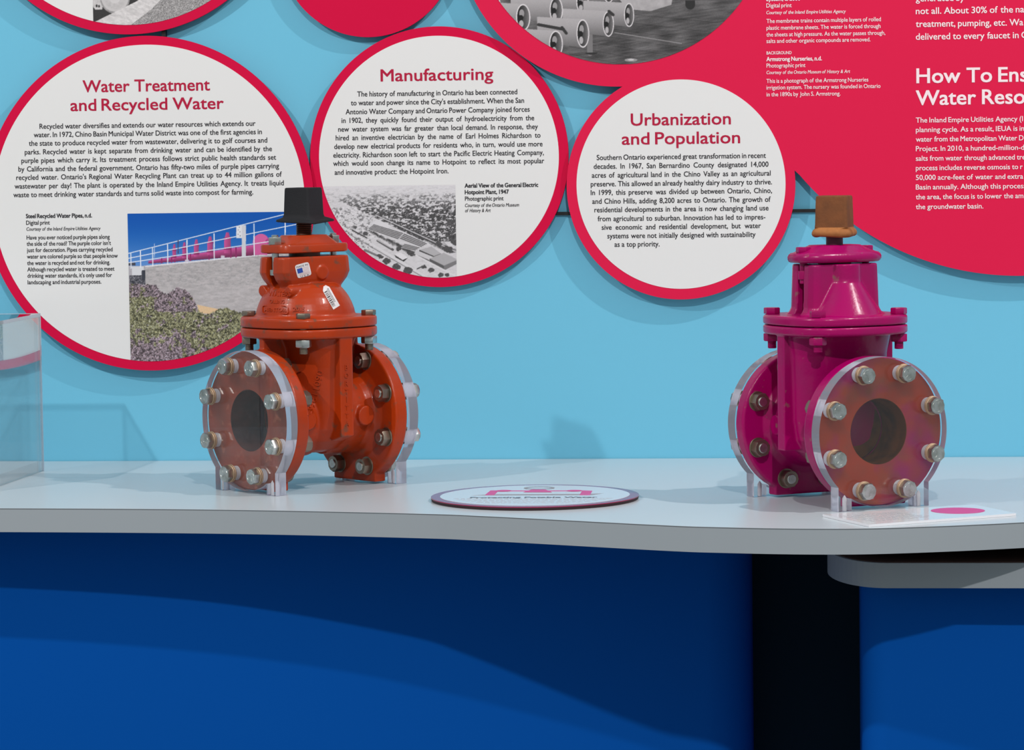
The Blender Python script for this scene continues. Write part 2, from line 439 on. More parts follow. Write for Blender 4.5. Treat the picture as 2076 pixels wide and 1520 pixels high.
def picture_mat():
    m = bpy.data.materials.new('printed_photograph'); m.use_nodes = True; nt = m.node_tree
    b = nt.nodes['Principled BSDF']; b.inputs['Roughness'].default_value = 0.45; b.inputs['Specular IOR Level'].default_value = 0.3
    a = nt.nodes.new('ShaderNodeVertexColor'); a.layer_name = 'print'
    nt.links.new(a.outputs[0], b.inputs['Base Color']); return m
M['picture'] = picture_mat()

def picture(name, x0, x1, z0, z1, y, cell, paint, clip, parent):
    nx = int((x1 - x0) / cell); nz = int((z1 - z0) / cell)
    xs = np.linspace(x0, x1, nx + 1); zs = np.linspace(z0, z1, nz + 1)
    XX, ZZ = np.meshgrid(xs, zs)
    C = 0
    for ox, oz in ((-0.25, -0.25), (0.25, -0.25), (-0.25, 0.25), (0.25, 0.25)):      # four samples per grid point
        C = C + np.clip(paint(XX + ox * cell, ZZ + oz * cell), 0, 255) / 1020
    C = np.where(C <= 0.04045, C / 12.92, ((C + 0.055) / 1.055) ** 2.4).reshape(-1, 3)
    V = np.stack([XX.ravel(), np.full(XX.size, y), ZZ.ravel()], 1)
    cx, cz, cr = clip                                  # border vertices snap to the clip circle so the cut edge stays round
    d = np.hypot(V[:, 0] - cx, V[:, 2] - cz); over = (d > cr) & (d < cr + cell * 1.6)
    V[over, 0] = cx + (V[over, 0] - cx) * cr / d[over]; V[over, 2] = cz + (V[over, 2] - cz) * cr / d[over]
    I = np.arange(XX.size).reshape(XX.shape)
    Q = np.stack([I[:-1, :-1], I[:-1, 1:], I[1:, 1:], I[1:, :-1]], -1).reshape(-1, 4)
    Xc = (XX[1:, 1:] + XX[:-1, :-1]) / 2; Zc = (ZZ[1:, 1:] + ZZ[:-1, :-1]) / 2
    Q = Q[np.hypot(Xc - cx, Zc - cz).ravel() < cr]
    used = np.unique(Q); mp = np.full(len(V), -1); mp[used] = np.arange(len(used)); Q = mp[Q]; V = V[used]; C = C[used]
    me = bpy.data.meshes.new(name)
    me.vertices.add(len(V)); me.vertices.foreach_set('co', V.ravel())
    me.loops.add(Q.size); me.loops.foreach_set('vertex_index', Q.ravel().astype(np.int32))
    me.polygons.add(len(Q)); me.polygons.foreach_set('loop_start', np.arange(0, Q.size, 4, dtype=np.int32))
    me.update(calc_edges=True)
    ca = me.color_attributes.new('print', 'FLOAT_COLOR', 'POINT')
    ca.data.foreach_set('color', np.c_[C, np.ones(len(C))].astype(np.float32).ravel())
    me.materials.append(M['picture'])
    return link(bpy.data.objects.new(name, me), parent)

def paint_pipes(Xw, Zw):
    zx = 42 + (Xw + 1.2494) * 5318; zy = 58 + (0.4469 - Zw) * 5367
    X = zx + 0.022 * (zy - 58); Y = zy - 0.014 * (zx - 42)
    C = np.zeros(X.shape + (3,)); t_ = np.clip((Y - 60) / 480, 0, 1)[..., None]
    C[:] = np.array([0, 82, 172]) * (1 - t_ ** 1.6) + np.array([92, 140, 205]) * t_ ** 1.6
    n1 = fbm(X, Y, 0.05, 3); n2 = fbm(X, Y, 0.25, 9); n3 = RNG.random(X.shape)
    # concrete wall
    top = lambda x: 570 - (x - 215) * 0.102
    wall = (X > 215) & (Y > top(X)); k = 0.86 + 0.20 * fbm(X, Y * 3, 0.02, 5) + 0.12 * (n3 - 0.5)
    put(C, wall, (188, 182, 183), k)
    put(C, wall & (fbm(X, Y * 2.5, 0.03, 11) > 0.58) & (Y < 740), (172, 168, 169), k)
    put(C, (X > 60) & (np.abs(Y - top(X) + 6) < 7) , (218, 216, 222))
    # left clutter
    put(C, (X < 215) & (Y > 560) & (Y < 800), (176, 172, 178), 0.8 + 0.4 * n2)
    put(C, (X > 85) & (X < 200) & (Y > 565) & (Y < 650), (214, 214, 218))
    put(C, (X > 60) & (X < 215) & (Y > 650) & (Y < 740) & (n2 > 0.42), (44, 46, 56))
    put(C, (X > 180) & (X < 215) & (Y > 600) & (Y < 700), (60, 62, 72))
    put(C, (X < 120) & (Y > 530) & (Y < 556), (70, 70, 80))
    # pipe
    pc = (186, 76, 138)
    mid = lambda x: 524 - (x - 250) * 0.118; hw = lambda x: 14 + (x - 250) * 0.036
    pipe = (X > 245) & (X < 1560) & (np.abs(Y - mid(X)) < hw(X))
    sh = 1.12 - 0.55 * np.clip((Y - mid(X)) / hw(X) * 0.5 + 0.5, 0, 1)
    put(C, pipe, pc, sh)
    for xx in (372, 470, 500, 620, 650, 830, 1040, 1090):
        put(C, (np.abs(X - xx) < 7) & (np.abs(Y - mid(xx)) < hw(xx) + 7), (140, 40, 100))
    for cx, ty, w in ((495, 350, 22), (592, 332, 23), (708, 303, 27), (840, 275, 32), (1007, 235, 36)):
        by = mid(cx); body = (Y > ty + 55) & (Y < by) & (np.abs(X - cx) < w * 0.85)
        cap_ = (Y > ty) & (Y <= ty + 55) & (np.abs(X - cx) < w * (0.35 + 0.4 * (Y - ty) / 55))
        put(C, body | cap_, (188, 78, 140), 0.75 + 0.5 * (X - cx + w) / (2 * w) * -0.6 + 0.35)
        put(C, (np.abs(Y - ty - 58) < 6) & (np.abs(X - cx) < w), (150, 44, 104))
        put(C, (np.abs(Y - by + hw(cx)) < 8) & (np.abs(X - cx) < w), (138, 40, 98))
    put(C, ell(X, Y, 1330, 330, 78, 82) & (Y < 420), (208, 96, 156)); put(C, ell(X, Y, 1440, 330, 70, 50), (170, 66, 130), 0.7 + 0.6 * n2)
    put(C, (X > 1270) & (X < 1390) & (Y > 330) & (Y < 450), (204, 92, 152))
    # railing
    rail = (226, 230, 240)
    for a, b in (((50, 440), (1560, 60)), ((50, 488), (1700, 150)), ((50, 530), (1420, 320))):
        put(C, near(X, Y, a, b, 8), rail)
    for px, ty in ((75, 434), (168, 412), (285, 384), (430, 350), (617, 305), (878, 245), (1262, 150), (1560, 70)):
        put(C, (np.abs(X - px - 0.01 * (Y - ty)) < 5) & (Y > ty) & (Y < top(px) + 2), rail)
    for px in (303,): put(C, (np.abs(X - px) < 3) & (Y > 345) & (Y < 480), (190, 205, 230))
    put(C, (np.abs(X - 532) < 4) & (Y > 310) & (Y < 440), (70, 60, 90))
    put(C, (X > 1145) & (X < 1185) & (Y > 165) & (Y < 465), (205, 205, 212))
    put(C, (X > 1092) & (X < 1146) & (Y > 172) & (Y < 290), (222, 222, 228))
    for i, (dx, dy) in enumerate(((30, 12), (18, 40), (36, 58), (18, 80), (38, 96))): put(C, ell(X, Y, 1092 + dx, 172 + dy, 4, 4), (60, 60, 70))
    for px in (617, 962): put(C, (np.abs(X - px) < 18) & (np.abs(Y - mid(px) - 30) < 12), (206, 196, 210))
    # sandy path
    put(C, inpoly(X, Y, [(715, 930), (960, 980), (880, 1025), (740, 1010)]), (226, 192, 152), 0.92 + 0.12 * n3)
    # shrubs
    edge = np.interp(X[0], [40, 90, 200, 330, 370, 440, 540, 640, 700, 740, 800, 860, 950, 1010, 1080, 1200, 1560], [735, 730, 740, 740, 800, 830, 765, 800, 880, 985, 1030, 1010, 970, 955, 985, 1020, 1060])
    jag = 40 * (fbm(X, Y * 0.3, 0.12, 21) - 0.5)
    sh_ = Y > edge[None, :] + jag
    g = fbm(X, Y, 0.022, 31); f1 = fbm(X, Y, 0.10, 41); f2 = vnoise(X, Y, 0.2, 51)
    zz = g + 0.5 * np.clip((Y - 1150) / 250, 0, 1) * np.clip((950 - X) / 500, -0.4, 1) + 0.35 * ((Y < 1000) & (X < 720) & (X > 300)) + 0.3 * (Y < 860)
    purple = zz > 0.70
    base_ = np.where(purple[..., None], np.array([126, 111, 117]), np.array([120, 118, 88]))
    kk = np.clip(0.02 + 1.9 * f1 + 0.3 * (n3 - 0.5), 0.18, 1.7)
    col = base_ * kk[..., None]
    C[sh_] = col[sh_]
    sp = sh_ & (f2 > 0.74) & (f1 > 0.42); C[sp] = (np.where(purple[..., None], np.array([205, 188, 205]), np.array([206, 206, 184])) * (0.85 + 0.3 * n3[..., None]))[sp]
    dk = sh_ & (fbm(X, Y, 0.05, 61) < 0.34); C[dk] *= 0.55
    return C

def blob(X, Y, cx, cy, r, seed): return ((X - cx) / r) ** 2 + ((Y - cy) / (0.8 * r)) ** 2 + 1.7 * (fbm(X, Y, 1.6 / r, seed) - 0.5) < 0.85

def paint_aerial(Xw, Zw):
    px = 923.9 + (Xw + 0.6587) * 1123; py = 374.3 + (0.4911 - Zw) * 1140
    X = (px - 640) * 6.92; Y = (py - 370 + 0.0 * px) * 6.92
    C = np.zeros(X.shape + (3,)); n3 = RNG.random(X.shape)
    t_ = np.clip((Y - 30) / 300, 0, 1)
    g = 216 - 10 * t_ + 26 * (fbm(X, Y * 3, 0.03, 1) - 0.5) * (0.3 + t_) + 14 * (n3 - 0.5)
    far = fbm(X, Y * 4, 0.02, 5); g = np.where((far > 0.60) & (Y < 260), g - 40 * np.clip(t_ + 0.2, 0, 1), g)
    # tree masses
    dens = np.clip((Y - 130) / 250, 0, 1)
    b1 = fbm(X, Y * 1.9, 0.026, 8)
    line = Y - (0.50 * X + 60)      # above the street line
    trees = (line < 0) & (X > 350) & (Y > 150) & (b1 > 0.62 - 0.20 * dens) & (Y < 820)
    shade = 150 - 76 * dens + 90 * (fbm(X, Y, 0.09, 9) - 0.5)
    g = np.where(trees, shade, g)
    roofs = trees & (vnoise(X, Y * 1.6, 0.06, 77) > 0.80); g = np.where(roofs, 196, g)
    # street trees row
    rows = ((840, 430, 1900, 960), (720, 640, 1380, 990))
    for (xa, ya, xb, yb), sz, ct in zip(rows, (34, 27), (26, 22)):
        for i in range(ct):
            u = i / (ct - 1); cx, cy = xa + (xb - xa) * u, ya + (yb - ya) * u
            r = sz * (0.7 + 0.6 * RNG.random()) * (0.7 + 0.7 * u)
            m = blob(X, Y, cx + RNG.normal(0, 8), cy + RNG.normal(0, 8), r, i); g = np.where(m, 48 + 50 * fbm(X, Y, 0.12, i + 3), g)
    # left houses scatter
    low = (line > 0) & (X < 560 + 420 * fbm(X, Y, 0.02, 33)) & (Y > 330) & (Y < 1000); h = fbm(X, Y * 1.4, 0.045, 15)
    g = np.where(low & (h > 0.60), 92 + 60 * n3, g); g = np.where(low & (h < 0.36), 222, g)
    def poly(P, v): 
        nonlocal g
        g = np.where(inpoly(X, Y, P), v + 8 * (n3 - 0.5), g)
    poly([(790, 560), (870, 500), (1060, 590), (1000, 660)], 214)
    # saw-tooth factory roofs
    for a, b, c, d, n in (((820, 570), (740, 640), (1150, 790), (1230, 700), 5), ((1240, 705), (1170, 780), (1470, 900), (1560, 850), 4), ((1240, 850), (1190, 900), (1380, 950), (1460, 905), 3)):
        for i in range(n):
            for half, v in ((0, 62), (1, 190)):
                u0 = (i + half * 0.5) / n; u1 = (i + half * 0.5 + 0.5) / n
                L = lambda p, q, u: (p[0] + (q[0] - p[0]) * u, p[1] + (q[1] - p[1]) * u)
                poly([L(a, b, u0), L(a, b, u1), L(d, c, u1), L(d, c, u0)], v)
    poly([(1370, 985), (1450, 925), (1600, 1020), (1580, 1080)], 200); poly([(1370, 985), (1585, 1080), (1585, 1110), (1370, 1010)], 90)
    poly([(1450, 935), (1620, 890), (1750, 990), (1650, 1025)], 176); poly([(1450, 935), (1650, 1025), (1650, 1040), (1450, 955)], 60); poly([(1650, 1025), (1750, 990), (1750, 1005), (1650, 1040)], 110)
    poly([(1590, 1060), (1790, 980), (1985, 1080), (1790, 1160)], 172); poly([(1590, 1060), (1790, 1160), (1790, 1230), (1590, 1105)], 92); poly([(1790, 1160), (1985, 1080), (1985, 1130), (1790, 1230)], 122)
    # streets
    for a, b, w, v in (((370, 590), (1560, 1330), 26, 214), ((470, 700), (1480, 1310), 10, 120), ((850, 440), (1985, 980), 12, 206), ((1400, 1010), (1985, 1330), 22, 216), ((870, 800), (1080, 930), 34, 92), ((860, 785), (1060, 905), 14, 190), ((690, 930), (860, 1010), 30, 120), ((520, 650), (720, 760), 18, 70)):
        g = np.where(near(X, Y, a, b, w), v + 16 * (n3 - 0.5), g)
    poly([(1100, 990), (1190, 970), (1290, 1040), (1210, 1075)], 222); poly([(1100, 1000), (1215, 1075), (1290, 1045), (1230, 1100), (1120, 1040)], 52)
    poly([(1255, 1100), (1330, 1075), (1480, 1165), (1410, 1195)], 208); poly([(1410, 1195), (1480, 1165), (1480, 1180), (1410, 1215)], 80)
    for cx, cy, r in ((1510, 1175, 38), (1720, 850, 46), (1850, 930, 62), (1330, 985, 50), (1160, 920, 40), (560, 610, 30), (700, 700, 36), (1610, 1220, 44), (1830, 1290, 34), (1940, 840, 60), (1890, 560, 60), (900, 1020, 46), (1000, 1090, 60), (1130, 1170, 70), (1280, 1230, 70), (1740, 1290, 40)):
        m = blob(X, Y, cx, cy, r, cx); g = np.where(m, 46 + 70 * fbm(X, Y, 0.13, cy), g)
    C[:] = g[..., None] * np.array([1.0, 0.985, 1.0]); return C

def paint_membrane(Xw, Zw):
    px = 1262 + (Xw + 0.3592) * 1143; py = 130 - (Zw - 0.6992) * 1145 - 0.012 * (px - 1262)
    X = (px - 960) * 3.579; Y = py * 3.579
    n3 = RNG.random(X.shape); fl = 78 + 50 * (fbm(X * 0.3, Y * 3 + X * 0.4, 0.03, 2) - 0.5) + 40 * (vnoise(X, Y * 2, 0.01, 4) - 0.4) + 26 * (n3 - 0.5)
    g = fl.copy()
    for k in range(7): g = np.where(near(X, Y, (700, 60 + 55 * k), (1950, 190 + 75 * k), 4), g - 20, g)
    g = np.where(near(X, Y, (1030, 238), (1510, 318), 5), 150, g)
    g = np.where(inpoly(X, Y, [(1010, -80), (1460, -80), (1440, 40), (1290, 85), (1120, 70)]), 168 + 30 * (fbm(X, Y, 0.03, 6) - 0.5), g)
    g = np.where(near(X, Y, (1575, -60), (1575, 40), 70), 40, g); g = np.where((X > 1450) & (Y < 10), 62 + 30 * n3, g)
    g = np.where(ell(X, Y, 1145, 435, 46, 12), 150, g); g = np.where(ell(X, Y, 1145, 433, 22, 6), 200, g)
    g = np.where(near(X, Y, (850, 260), (850, 385), 40), 120, g); g = np.where(ell(X, Y, 860, 378, 46, 18) & (Y > 380), 46, g)
    tubes = [(990, -60, 40, 85), (800, 20, 45, 80), (1135, 112, 36, 86), (985, 175, 40, 92), (610, 75, 48, 94), (370, 125, 52, 96), (800, 243, 46, 102), (605, 318, 50, 96), (150, 20, 55, 100)]
    for cx, cy, rx, ry in tubes:
        L = 330
        body = inpoly(X, Y, [(cx, cy - ry), (cx - L, cy - ry - 20), (cx - L, cy + ry - 45), (cx, cy + ry)])
        u = np.clip((Y - (cy - ry)) / (2 * ry), 0, 1); g = np.where(body, 172 - 70 * u ** 1.5 + 14 * (n3 - 0.5), g)
        g = np.where(ell(X, Y, cx, cy, rx, ry), 214, g)
        g = np.where(ell(X, Y, cx, cy, rx * 0.84, ry * 0.9), 66 + 60 * np.clip((X - cx) / rx, -1, 1) + 20 * (n3 - 0.5), g)
        g = np.where(ell(X, Y, cx - rx * 0.2, cy - ry * 0.3, rx * 0.35, ry * 0.3), 150, g)
        g = np.where(ell(X, Y, cx - rx * 0.28, cy + ry * 0.48, rx * 0.32, ry * 0.26), 175, g)
        g = np.where(ell(X, Y, cx - rx * 0.34, cy + 2, rx * 0.36, ry * 0.2), 22, g)
    for a, b in (((480, 178), (660, 212)), ((990, 85), (1020, 110)), ((650, 200), (680, 240))): g = np.where(near(X, Y, a, b, 22), 52, g)
    C = np.zeros(X.shape + (3,)); C[:] = g[..., None] * np.array([1.0, 0.975, 0.985]); return C

def paint_machine(Xw, Zw):
    px = 188.6 + (Xw + 1.3041) * 1067; py = (0.8284 - Zw) * 1133
    X = (px - 60) * 5.19; Y = py * 5.19; n3 = RNG.random(X.shape); s = fbm(X, Y, 0.05, 3)
    g = 44 + 20 * n3
    g = np.where(inpoly(X, Y, [(660, 60), (690, 100), (760, 100), (770, 30), (740, -40), (660, -40)]), 196 + 40 * (s - 0.5), g)
    g = np.where(ell(X, Y, 705, 62, 10, 16) | ell(X, Y, 728, 66, 9, 14), 50, g)
    g = np.where(ell(X, Y, 890, -20, 150, 165), 120 + 60 * s, g); g = np.where(ell(X, Y, 890, -25, 138, 150), 196, g)
    g = np.where(ell(X, Y, 890, -25, 112, 125), 176 + 30 * s, g); g = np.where(ell(X, Y, 888, -30, 60, 70), 205, g)
    rail_ = inpoly(X, Y, [(670, 235), (780, 180), (1090, 30), (1240, -60), (1420, -60), (1330, 60), (1020, 300), (670, 300)])
    g = np.where(rail_, 208 + 50 * (fbm(X * 0.6 + Y, Y * 2 - X, 0.03, 5) - 0.5) + 16 * (n3 - 0.5), g)
    gr = inpoly(X, Y, [(1000, 300), (1250, 110), (1420, -60), (2200, -60), (2200, 320)])
    g = np.where(gr, np.clip(150 + 170 * (n3 - 0.5) + 60 * (fbm(X, Y, 0.1, 8) - 0.5), 30, 235), g)
    C = np.zeros(X.shape + (3,)); C[:] = g[..., None] * np.array([1.0, 0.98, 0.98]); return C
TEXT = [
 ('water', 'heading', 'title', [
  ('Water Treatment', -1.3254, -1.0954, 0.6647),
  ('and Recycled Water', -1.3484, -1.0713, 0.6316),
 ]),
 ('water', 'body_text', 'body', [
  ('Recycled water diversifies and extends our water resources which extends our', -1.4059, -1.0144, 0.6006),
  ('water. In 1972, Chino Basin Municipal Water District was one of the first agencies in', -1.4168, -1.0031, 0.5856),
  ('the state to produce recycled water from wastewater, delivering it to golf courses and', -1.4261, -0.9938, 0.5705),
  ('parks. Recycled water is kept separate from drinking water and can be identified by the', -1.434, -0.9856, 0.5551),
  ('purple pipes which carry it. Its treatment process follows strict public health standards set', -1.4405, -0.9785, 0.5399),
  ('by California and the federal government. Ontario has fifty-two miles of purple pipes carrying', -1.4464, -0.9734, 0.5246),
  ("recycled water. Ontario's Regional Water Recycling Plant can treat up to 44 million gallons of", -1.4507, -0.9687, 0.5096),
  ('wastewater per day! The plant is operated by the Inland Empire Utilities Agency. It treats liquid', -1.4541, -0.9654, 0.4941),
  ('waste to meet drinking water standards and turns solid waste into compost for farming.', -1.4567, -1.0209, 0.4787),
 ]),
 ('water', 'caption_title', 'bold', [
  ('Steel Recycled Water Pipes, n.d.', -1.4346, -1.3143, 0.441),
 ]),
 ('water', 'caption_text', 'cap', [
  ('Digital print', -1.4346, -1.3915, 0.4291),
  ('Have you ever noticed purple pipes along', -1.4344, -1.2828, 0.4025),
  ("the side of the road? The purple color isn't", -1.4344, -1.2808, 0.3913),
  ('just for decoration. Pipes carrying recycled', -1.4344, -1.278, 0.3799),
  ('water are colored purple so that people know', -1.4344, -1.2689, 0.3684),
  ('the water is recycled and not for drinking.', -1.4344, -1.283, 0.3567),
  ('Although recycled water is treated to meet', -1.4344, -1.2755, 0.3452),
  ("drinking water standards, it's only used for", -1.4344, -1.2802, 0.3339),
  ('landscaping and industrial purposes.', -1.4344, -1.2999, 0.3221),
 ]),
 ('water', 'credit_line', 'ital', [
  ('Courtesy of the Inland Empire Utilities Agency', -1.4343, -1.299, 0.4184),
 ]),
 ('manufacturing', 'heading', 'title', [
  ('Manufacturing', -0.789, -0.5887, 0.676),
 ]),
 ('manufacturing', 'body_text', 'body', [
  ('The history of manufacturing in Ontario has been connected', -0.8316, -0.5462, 0.6497),
  ("to water and power since the City's establishment. When the San", -0.8432, -0.5343, 0.6343),
  ('Antonio Water Company and Ontario Power Company joined forces', -0.8529, -0.5245, 0.6186),
  ('in 1902, they quickly found their output of hydroelectricity from the', -0.8605, -0.5167, 0.6033),
  ('new water system was far greater than local demand. In response, they', -0.8668, -0.5103, 0.5879),
  ('hired an inventive electrician by the name of Earl Holmes Richardson to', -0.8715, -0.5059, 0.5726),
  ('develop new electrical products for residents who, in turn, would use more', -0.8745, -0.5025, 0.5572),
  ('electricity. Richardson soon left to start the Pacific Electric Heating Company,', -0.8764, -0.5004, 0.542),
  ('which would soon change its name to Hotpoint to reflect its most popular', -0.8769, -0.4999, 0.5273),
  ('and innovative product: the Hotpoint Iron.', -0.8746, -0.6706, 0.5115),
 ]),
 ('manufacturing', 'caption_title', 'bold', [
  ('Aerial View of the General Electric', -0.6419, -0.5112, 0.4857),
  ('Hotpoint Plant, 1947', -0.6418, -0.5637, 0.4741),
 ]),
 ('manufacturing', 'caption_text', 'cap', [
  ('Photographic print', -0.6418, -0.5732, 0.4626),
 ]),
 ('manufacturing', 'credit_line', 'ital', [
  ('Courtesy of the Ontario Museum', -0.6419, -0.5455, 0.4513),
  ('of History & Art', -0.6418, -0.5964, 0.4422),
 ]),
 ('red', 'heading', 'title', [
  ('Urbanization', -0.3448, -0.1695, 0.5914),
  ('and Population', -0.361, -0.1535, 0.5581),
 ]),
 ('red', 'body_text', 'body', [
  ('Southern Ontario experienced great transformation in recent', -0.406, -0.1083, 0.5316),
  ('decades. In 1967, San Bernardino County designated 14,000', -0.4114, -0.1039, 0.5161),
  ('acres of agricultural land in the Chino Valley as an agricultural', -0.415, -0.1003, 0.5005),
  ('preserve. This allowed an already healthy dairy industry to thrive.', -0.4171, -0.098, 0.4851),
  ('In 1999, this preserve was divided up between Ontario, Chino,', -0.4173, -0.0981, 0.47),
  ('and Chino Hills, adding 8,200 acres to Ontario. The growth of', -0.4148, -0.1006, 0.4545),
  ('residential developments in the area is now changing land use', -0.4112, -0.1045, 0.4395),
  ('from agricultural to suburban. Innovation has led to impres-', -0.4055, -0.1102, 0.4237),
  ('sive economic and residential development, but water', -0.3986, -0.1181, 0.4085),
  ('systems were not initially designed with sustainability', -0.3888, -0.1276, 0.3932),
  ('as a top priority.', -0.3763, -0.2968, 0.3782),
 ]),
 ('red', 'white_caption_title', 'wbold', [
  ('System, c. 2000', -0.1051, -0.046, 0.8055),
  ('Armstrong Nurseries, n.d.', -0.1057, -0.0093, 0.7006),
 ]),
 ('red', 'white_caption', 'wcap', [
  ('Digital print', -0.1052, -0.0612, 0.794),
  ('The membrane trains contain multiple layers of rolled', -0.1052, 0.094, 0.767),
  ('plastic membrane sheets. The water is forced through', -0.1053, 0.0933, 0.7552),
  ('the sheets at high pressure. As the water passes through,', -0.1054, 0.1014, 0.7434),
  ('salts and other organic compounds are removed.', -0.1055, 0.0756, 0.7322),
  ('Photographic print', -0.1058, -0.0379, 0.6893),
  ('This is a photograph of the Armstrong Nurseries', -0.1061, 0.0714, 0.6624),
  ('irrigation system. The nursery was founded in Ontario', -0.1062, 0.0925, 0.651),
  ('in the 1890s by John S. Armstrong.', -0.1062, 0.0228, 0.639),
 ]),
 ('red', 'white_credit', 'wital', [
  ('Courtesy of the Inland Empire Utilities Agency', -0.1053, 0.0332, 0.7824),
  ('Courtesy of the Ontario Museum of History & Art', -0.1059, 0.0399, 0.6779),
 ]),
 ('red', 'white_subhead', 'wsmall', [
  ('BACKGROUND', -0.1056, -0.0619, 0.7122),
 ]),
 ('red', 'white_intro', 'wintro', [
  ('generated by', 0.1548, 0.2388, 0.8001),
  ('not all. About 30% of the na', 0.1547, 0.3414, 0.7781),
  ('treatment, pumping, etc. Wa', 0.1546, 0.3398, 0.7557),
  ('delivered to every faucet in| O', 0.1545, 0.3319, 0.7336),
 ]),
 ('red', 'white_heading', 'wtitle', [
  ('How To En|s', 0.1555, 0.3309, 0.6585),
  ('Water Reso', 0.1544, 0.3423, 0.6203),
 ]),
 ('red', 'white_body', 'wbody', [
  ('The Inland Empire Utilities Agency (I', 0.1537, 0.3388, 0.5895),
  ('planning cycle. As a result, IEUA is| in', 0.1537, 0.3293, 0.5728),
  ('water from the Metropolitan Water| D', 0.1536, 0.3287, 0.5562),
  ('Project. In 2010, a hundred-million-|d', 0.1535, 0.3346, 0.5397),
  ('salts from water through advanced| tre', 0.1534, 0.3246, 0.5229),
  ('process includes reverse osmosis to| r', 0.1533, 0.3304, 0.5062),
  ('50,000 acre-feet of water and extra', 0.1532, 0.339, 0.4894),
  ('Basin annually. Although this proces|s', 0.1531, 0.339, 0.4727),
  ('the area, the focus is to lower the am', 0.1531, 0.3392, 0.4556),
  ('the groundwater basin.', 0.153, 0.2699, 0.4384),
 ]),
]
# ---------------------------------------------------------------- wall panels
def arc(cx, cz, r, a0, a1, n=90): return [(cx + r * math.cos(math.radians(a0 + (a1 - a0) * i / n)), cz + r * math.sin(math.radians(a0 + (a1 - a0) * i / n))) for i in range(n + 1)]
def disc(cx, cz, r, n=180): return arc(cx, cz, r, 0, 360 - 360 / n, n - 1)

def panel(name, label, yf, outline, red, studs):
    t = thing(name, label, 'sign', (0, 0, 0), 0.0, 'crimson exhibition panels on the blue wall')
    mesh_obj('backing_board', up_xz(curve_mesh([outline], 0.006), yf + 0.006), red, t, smooth=False)
    for x, z in studs:
        b = bmesh.new(); cyl(b, 'y', (x, z), 0.012, yf + 0.0062, -0.0005, 24); mesh_obj('standoff', b, M['rod'], t)
    return t
def face_disc(t, yf, cx, cz, r, m='white', name='printed_face'):
    return mesh_obj(name, up_xz(curve_mesh([disc(cx, cz, r)], 0.0004), yf), M[m], t, smooth=False)
def put_text(t, key, yf, only=None):
    for pn, nm, st, lines in TEXT:
        if pn == key: text_block(nm, st, lines, yf - 0.0006, t)

YF = dict(water=-0.024, manufacturing=-0.016, red=-0.024, machine=-0.022, plain=-0.018)
t = panel('round_wall_panel', 'round white panel with crimson rim titled Water Treatment and Recycled Water', YF['water'], disc(-1.211, 0.4642, 0.2991), M['crimson'], [(-1.35, 0.5), (-1.07, 0.5), (-1.21, 0.3)])
face_disc(t, YF['water'], -1.2108, 0.4646, 0.2829); put_text(t, 'water', YF['water'])
picture('photograph', -1.2494, -0.925, 0.178, 0.4469, YF['water'] - 0.0007, 0.0009, paint_pipes, (-1.2108, 0.4646, 0.2829), t)['label'] = 'colour print of purple pipes above shrubs'
t = panel('round_wall_panel', 'round white panel with crimson rim titled Manufacturing', YF['manufacturing'], disc(-0.6874, 0.5405, 0.2309), M['crimson'], [(-0.8, 0.6), (-0.58, 0.6), (-0.69, 0.4)])
face_disc(t, YF['manufacturing'], -0.688, 0.5406, 0.2143); put_text(t, 'manufacturing', YF['manufacturing'])
picture('photograph', -0.905, -0.6587, 0.322, 0.4911, YF['manufacturing'] - 0.0007, 0.0009, paint_aerial, (-0.688, 0.5406, 0.2143), t)['label'] = 'black and white aerial print of a factory'
t = panel('round_wall_panel', 'round panel cut by the photo top, with a black and white wheel picture', YF['machine'], disc(-1.238, 1.0655, 0.2991), M['crimson'], [(-1.35, 1.1), (-1.1, 1.1), (-1.24, 0.9)])
face_disc(t, YF['machine'], -1.238, 1.0655, 0.2825)
picture('photograph', -1.3041, -1.02, 0.775, 0.90, YF['machine'] - 0.0007, 0.0009, paint_machine, (-1.238, 1.0655, 0.2825), t)['label'] = 'black and white print of a wheel on a rail beside gravel'
t = panel('round_wall_panel', 'plain crimson round panel without print above the Manufacturing panel', YF['plain'], disc(-0.8087, 0.9112, 0.1568), M['crimson'], [(-0.88, 0.93), (-0.74, 0.93), (-0.81, 0.83)])

A_, U_, G_ = (-0.3657, 0.9447, 0.2845), (-0.2585, 0.4855, 0.2015), (0.3353, 0.8197, 0.4998)
out_ = arc(*A_, 176, 271.3) + arc(*U_, 120, 366.7, 140)[1:] + arc(*G_, 218.4, 330)[1:] + [(0.80, 1.30), (-0.62, 1.30)]
t = panel('merged_wall_panel', 'large crimson wall panel of merged circles with white Urbanization disc and white text', YF['red'], out_, M['crimsonR'], [(-0.36, 0.42), (-0.16, 0.42), (0.3, 0.5), (-0.3, 0.85), (0.3, 1.0)])
face_disc(t, YF['red'], -0.2583, 0.4869, 0.1841)
put_text(t, 'red', YF['red'])
picture('photograph', -0.62, -0.098, 0.695, 0.88, YF['red'] - 0.0007, 0.0009, paint_membrane, (-0.3592, 0.9608, 0.2616), t)['label'] = 'grey print of stacked white membrane tubes'

bm = bmesh.new(); box(bm, -0.62, 0.12, -0.0056, -0.0004, 0.4345, 0.4405)
tag(mesh_obj('mounting_rail', bm, M['rod'], smooth=False), 'thin black horizontal rail behind the Urbanization disc', 'rail', 'black mounting rails')
bm = bmesh.new(); box(bm, -1.1823, -1.1753, -0.0148, -0.0004, 0.70, 0.83)
tag(mesh_obj('mounting_rail', bm, M['rod'], smooth=False), 'short black vertical rail between the two left round panels', 'rail', 'black mounting rails')

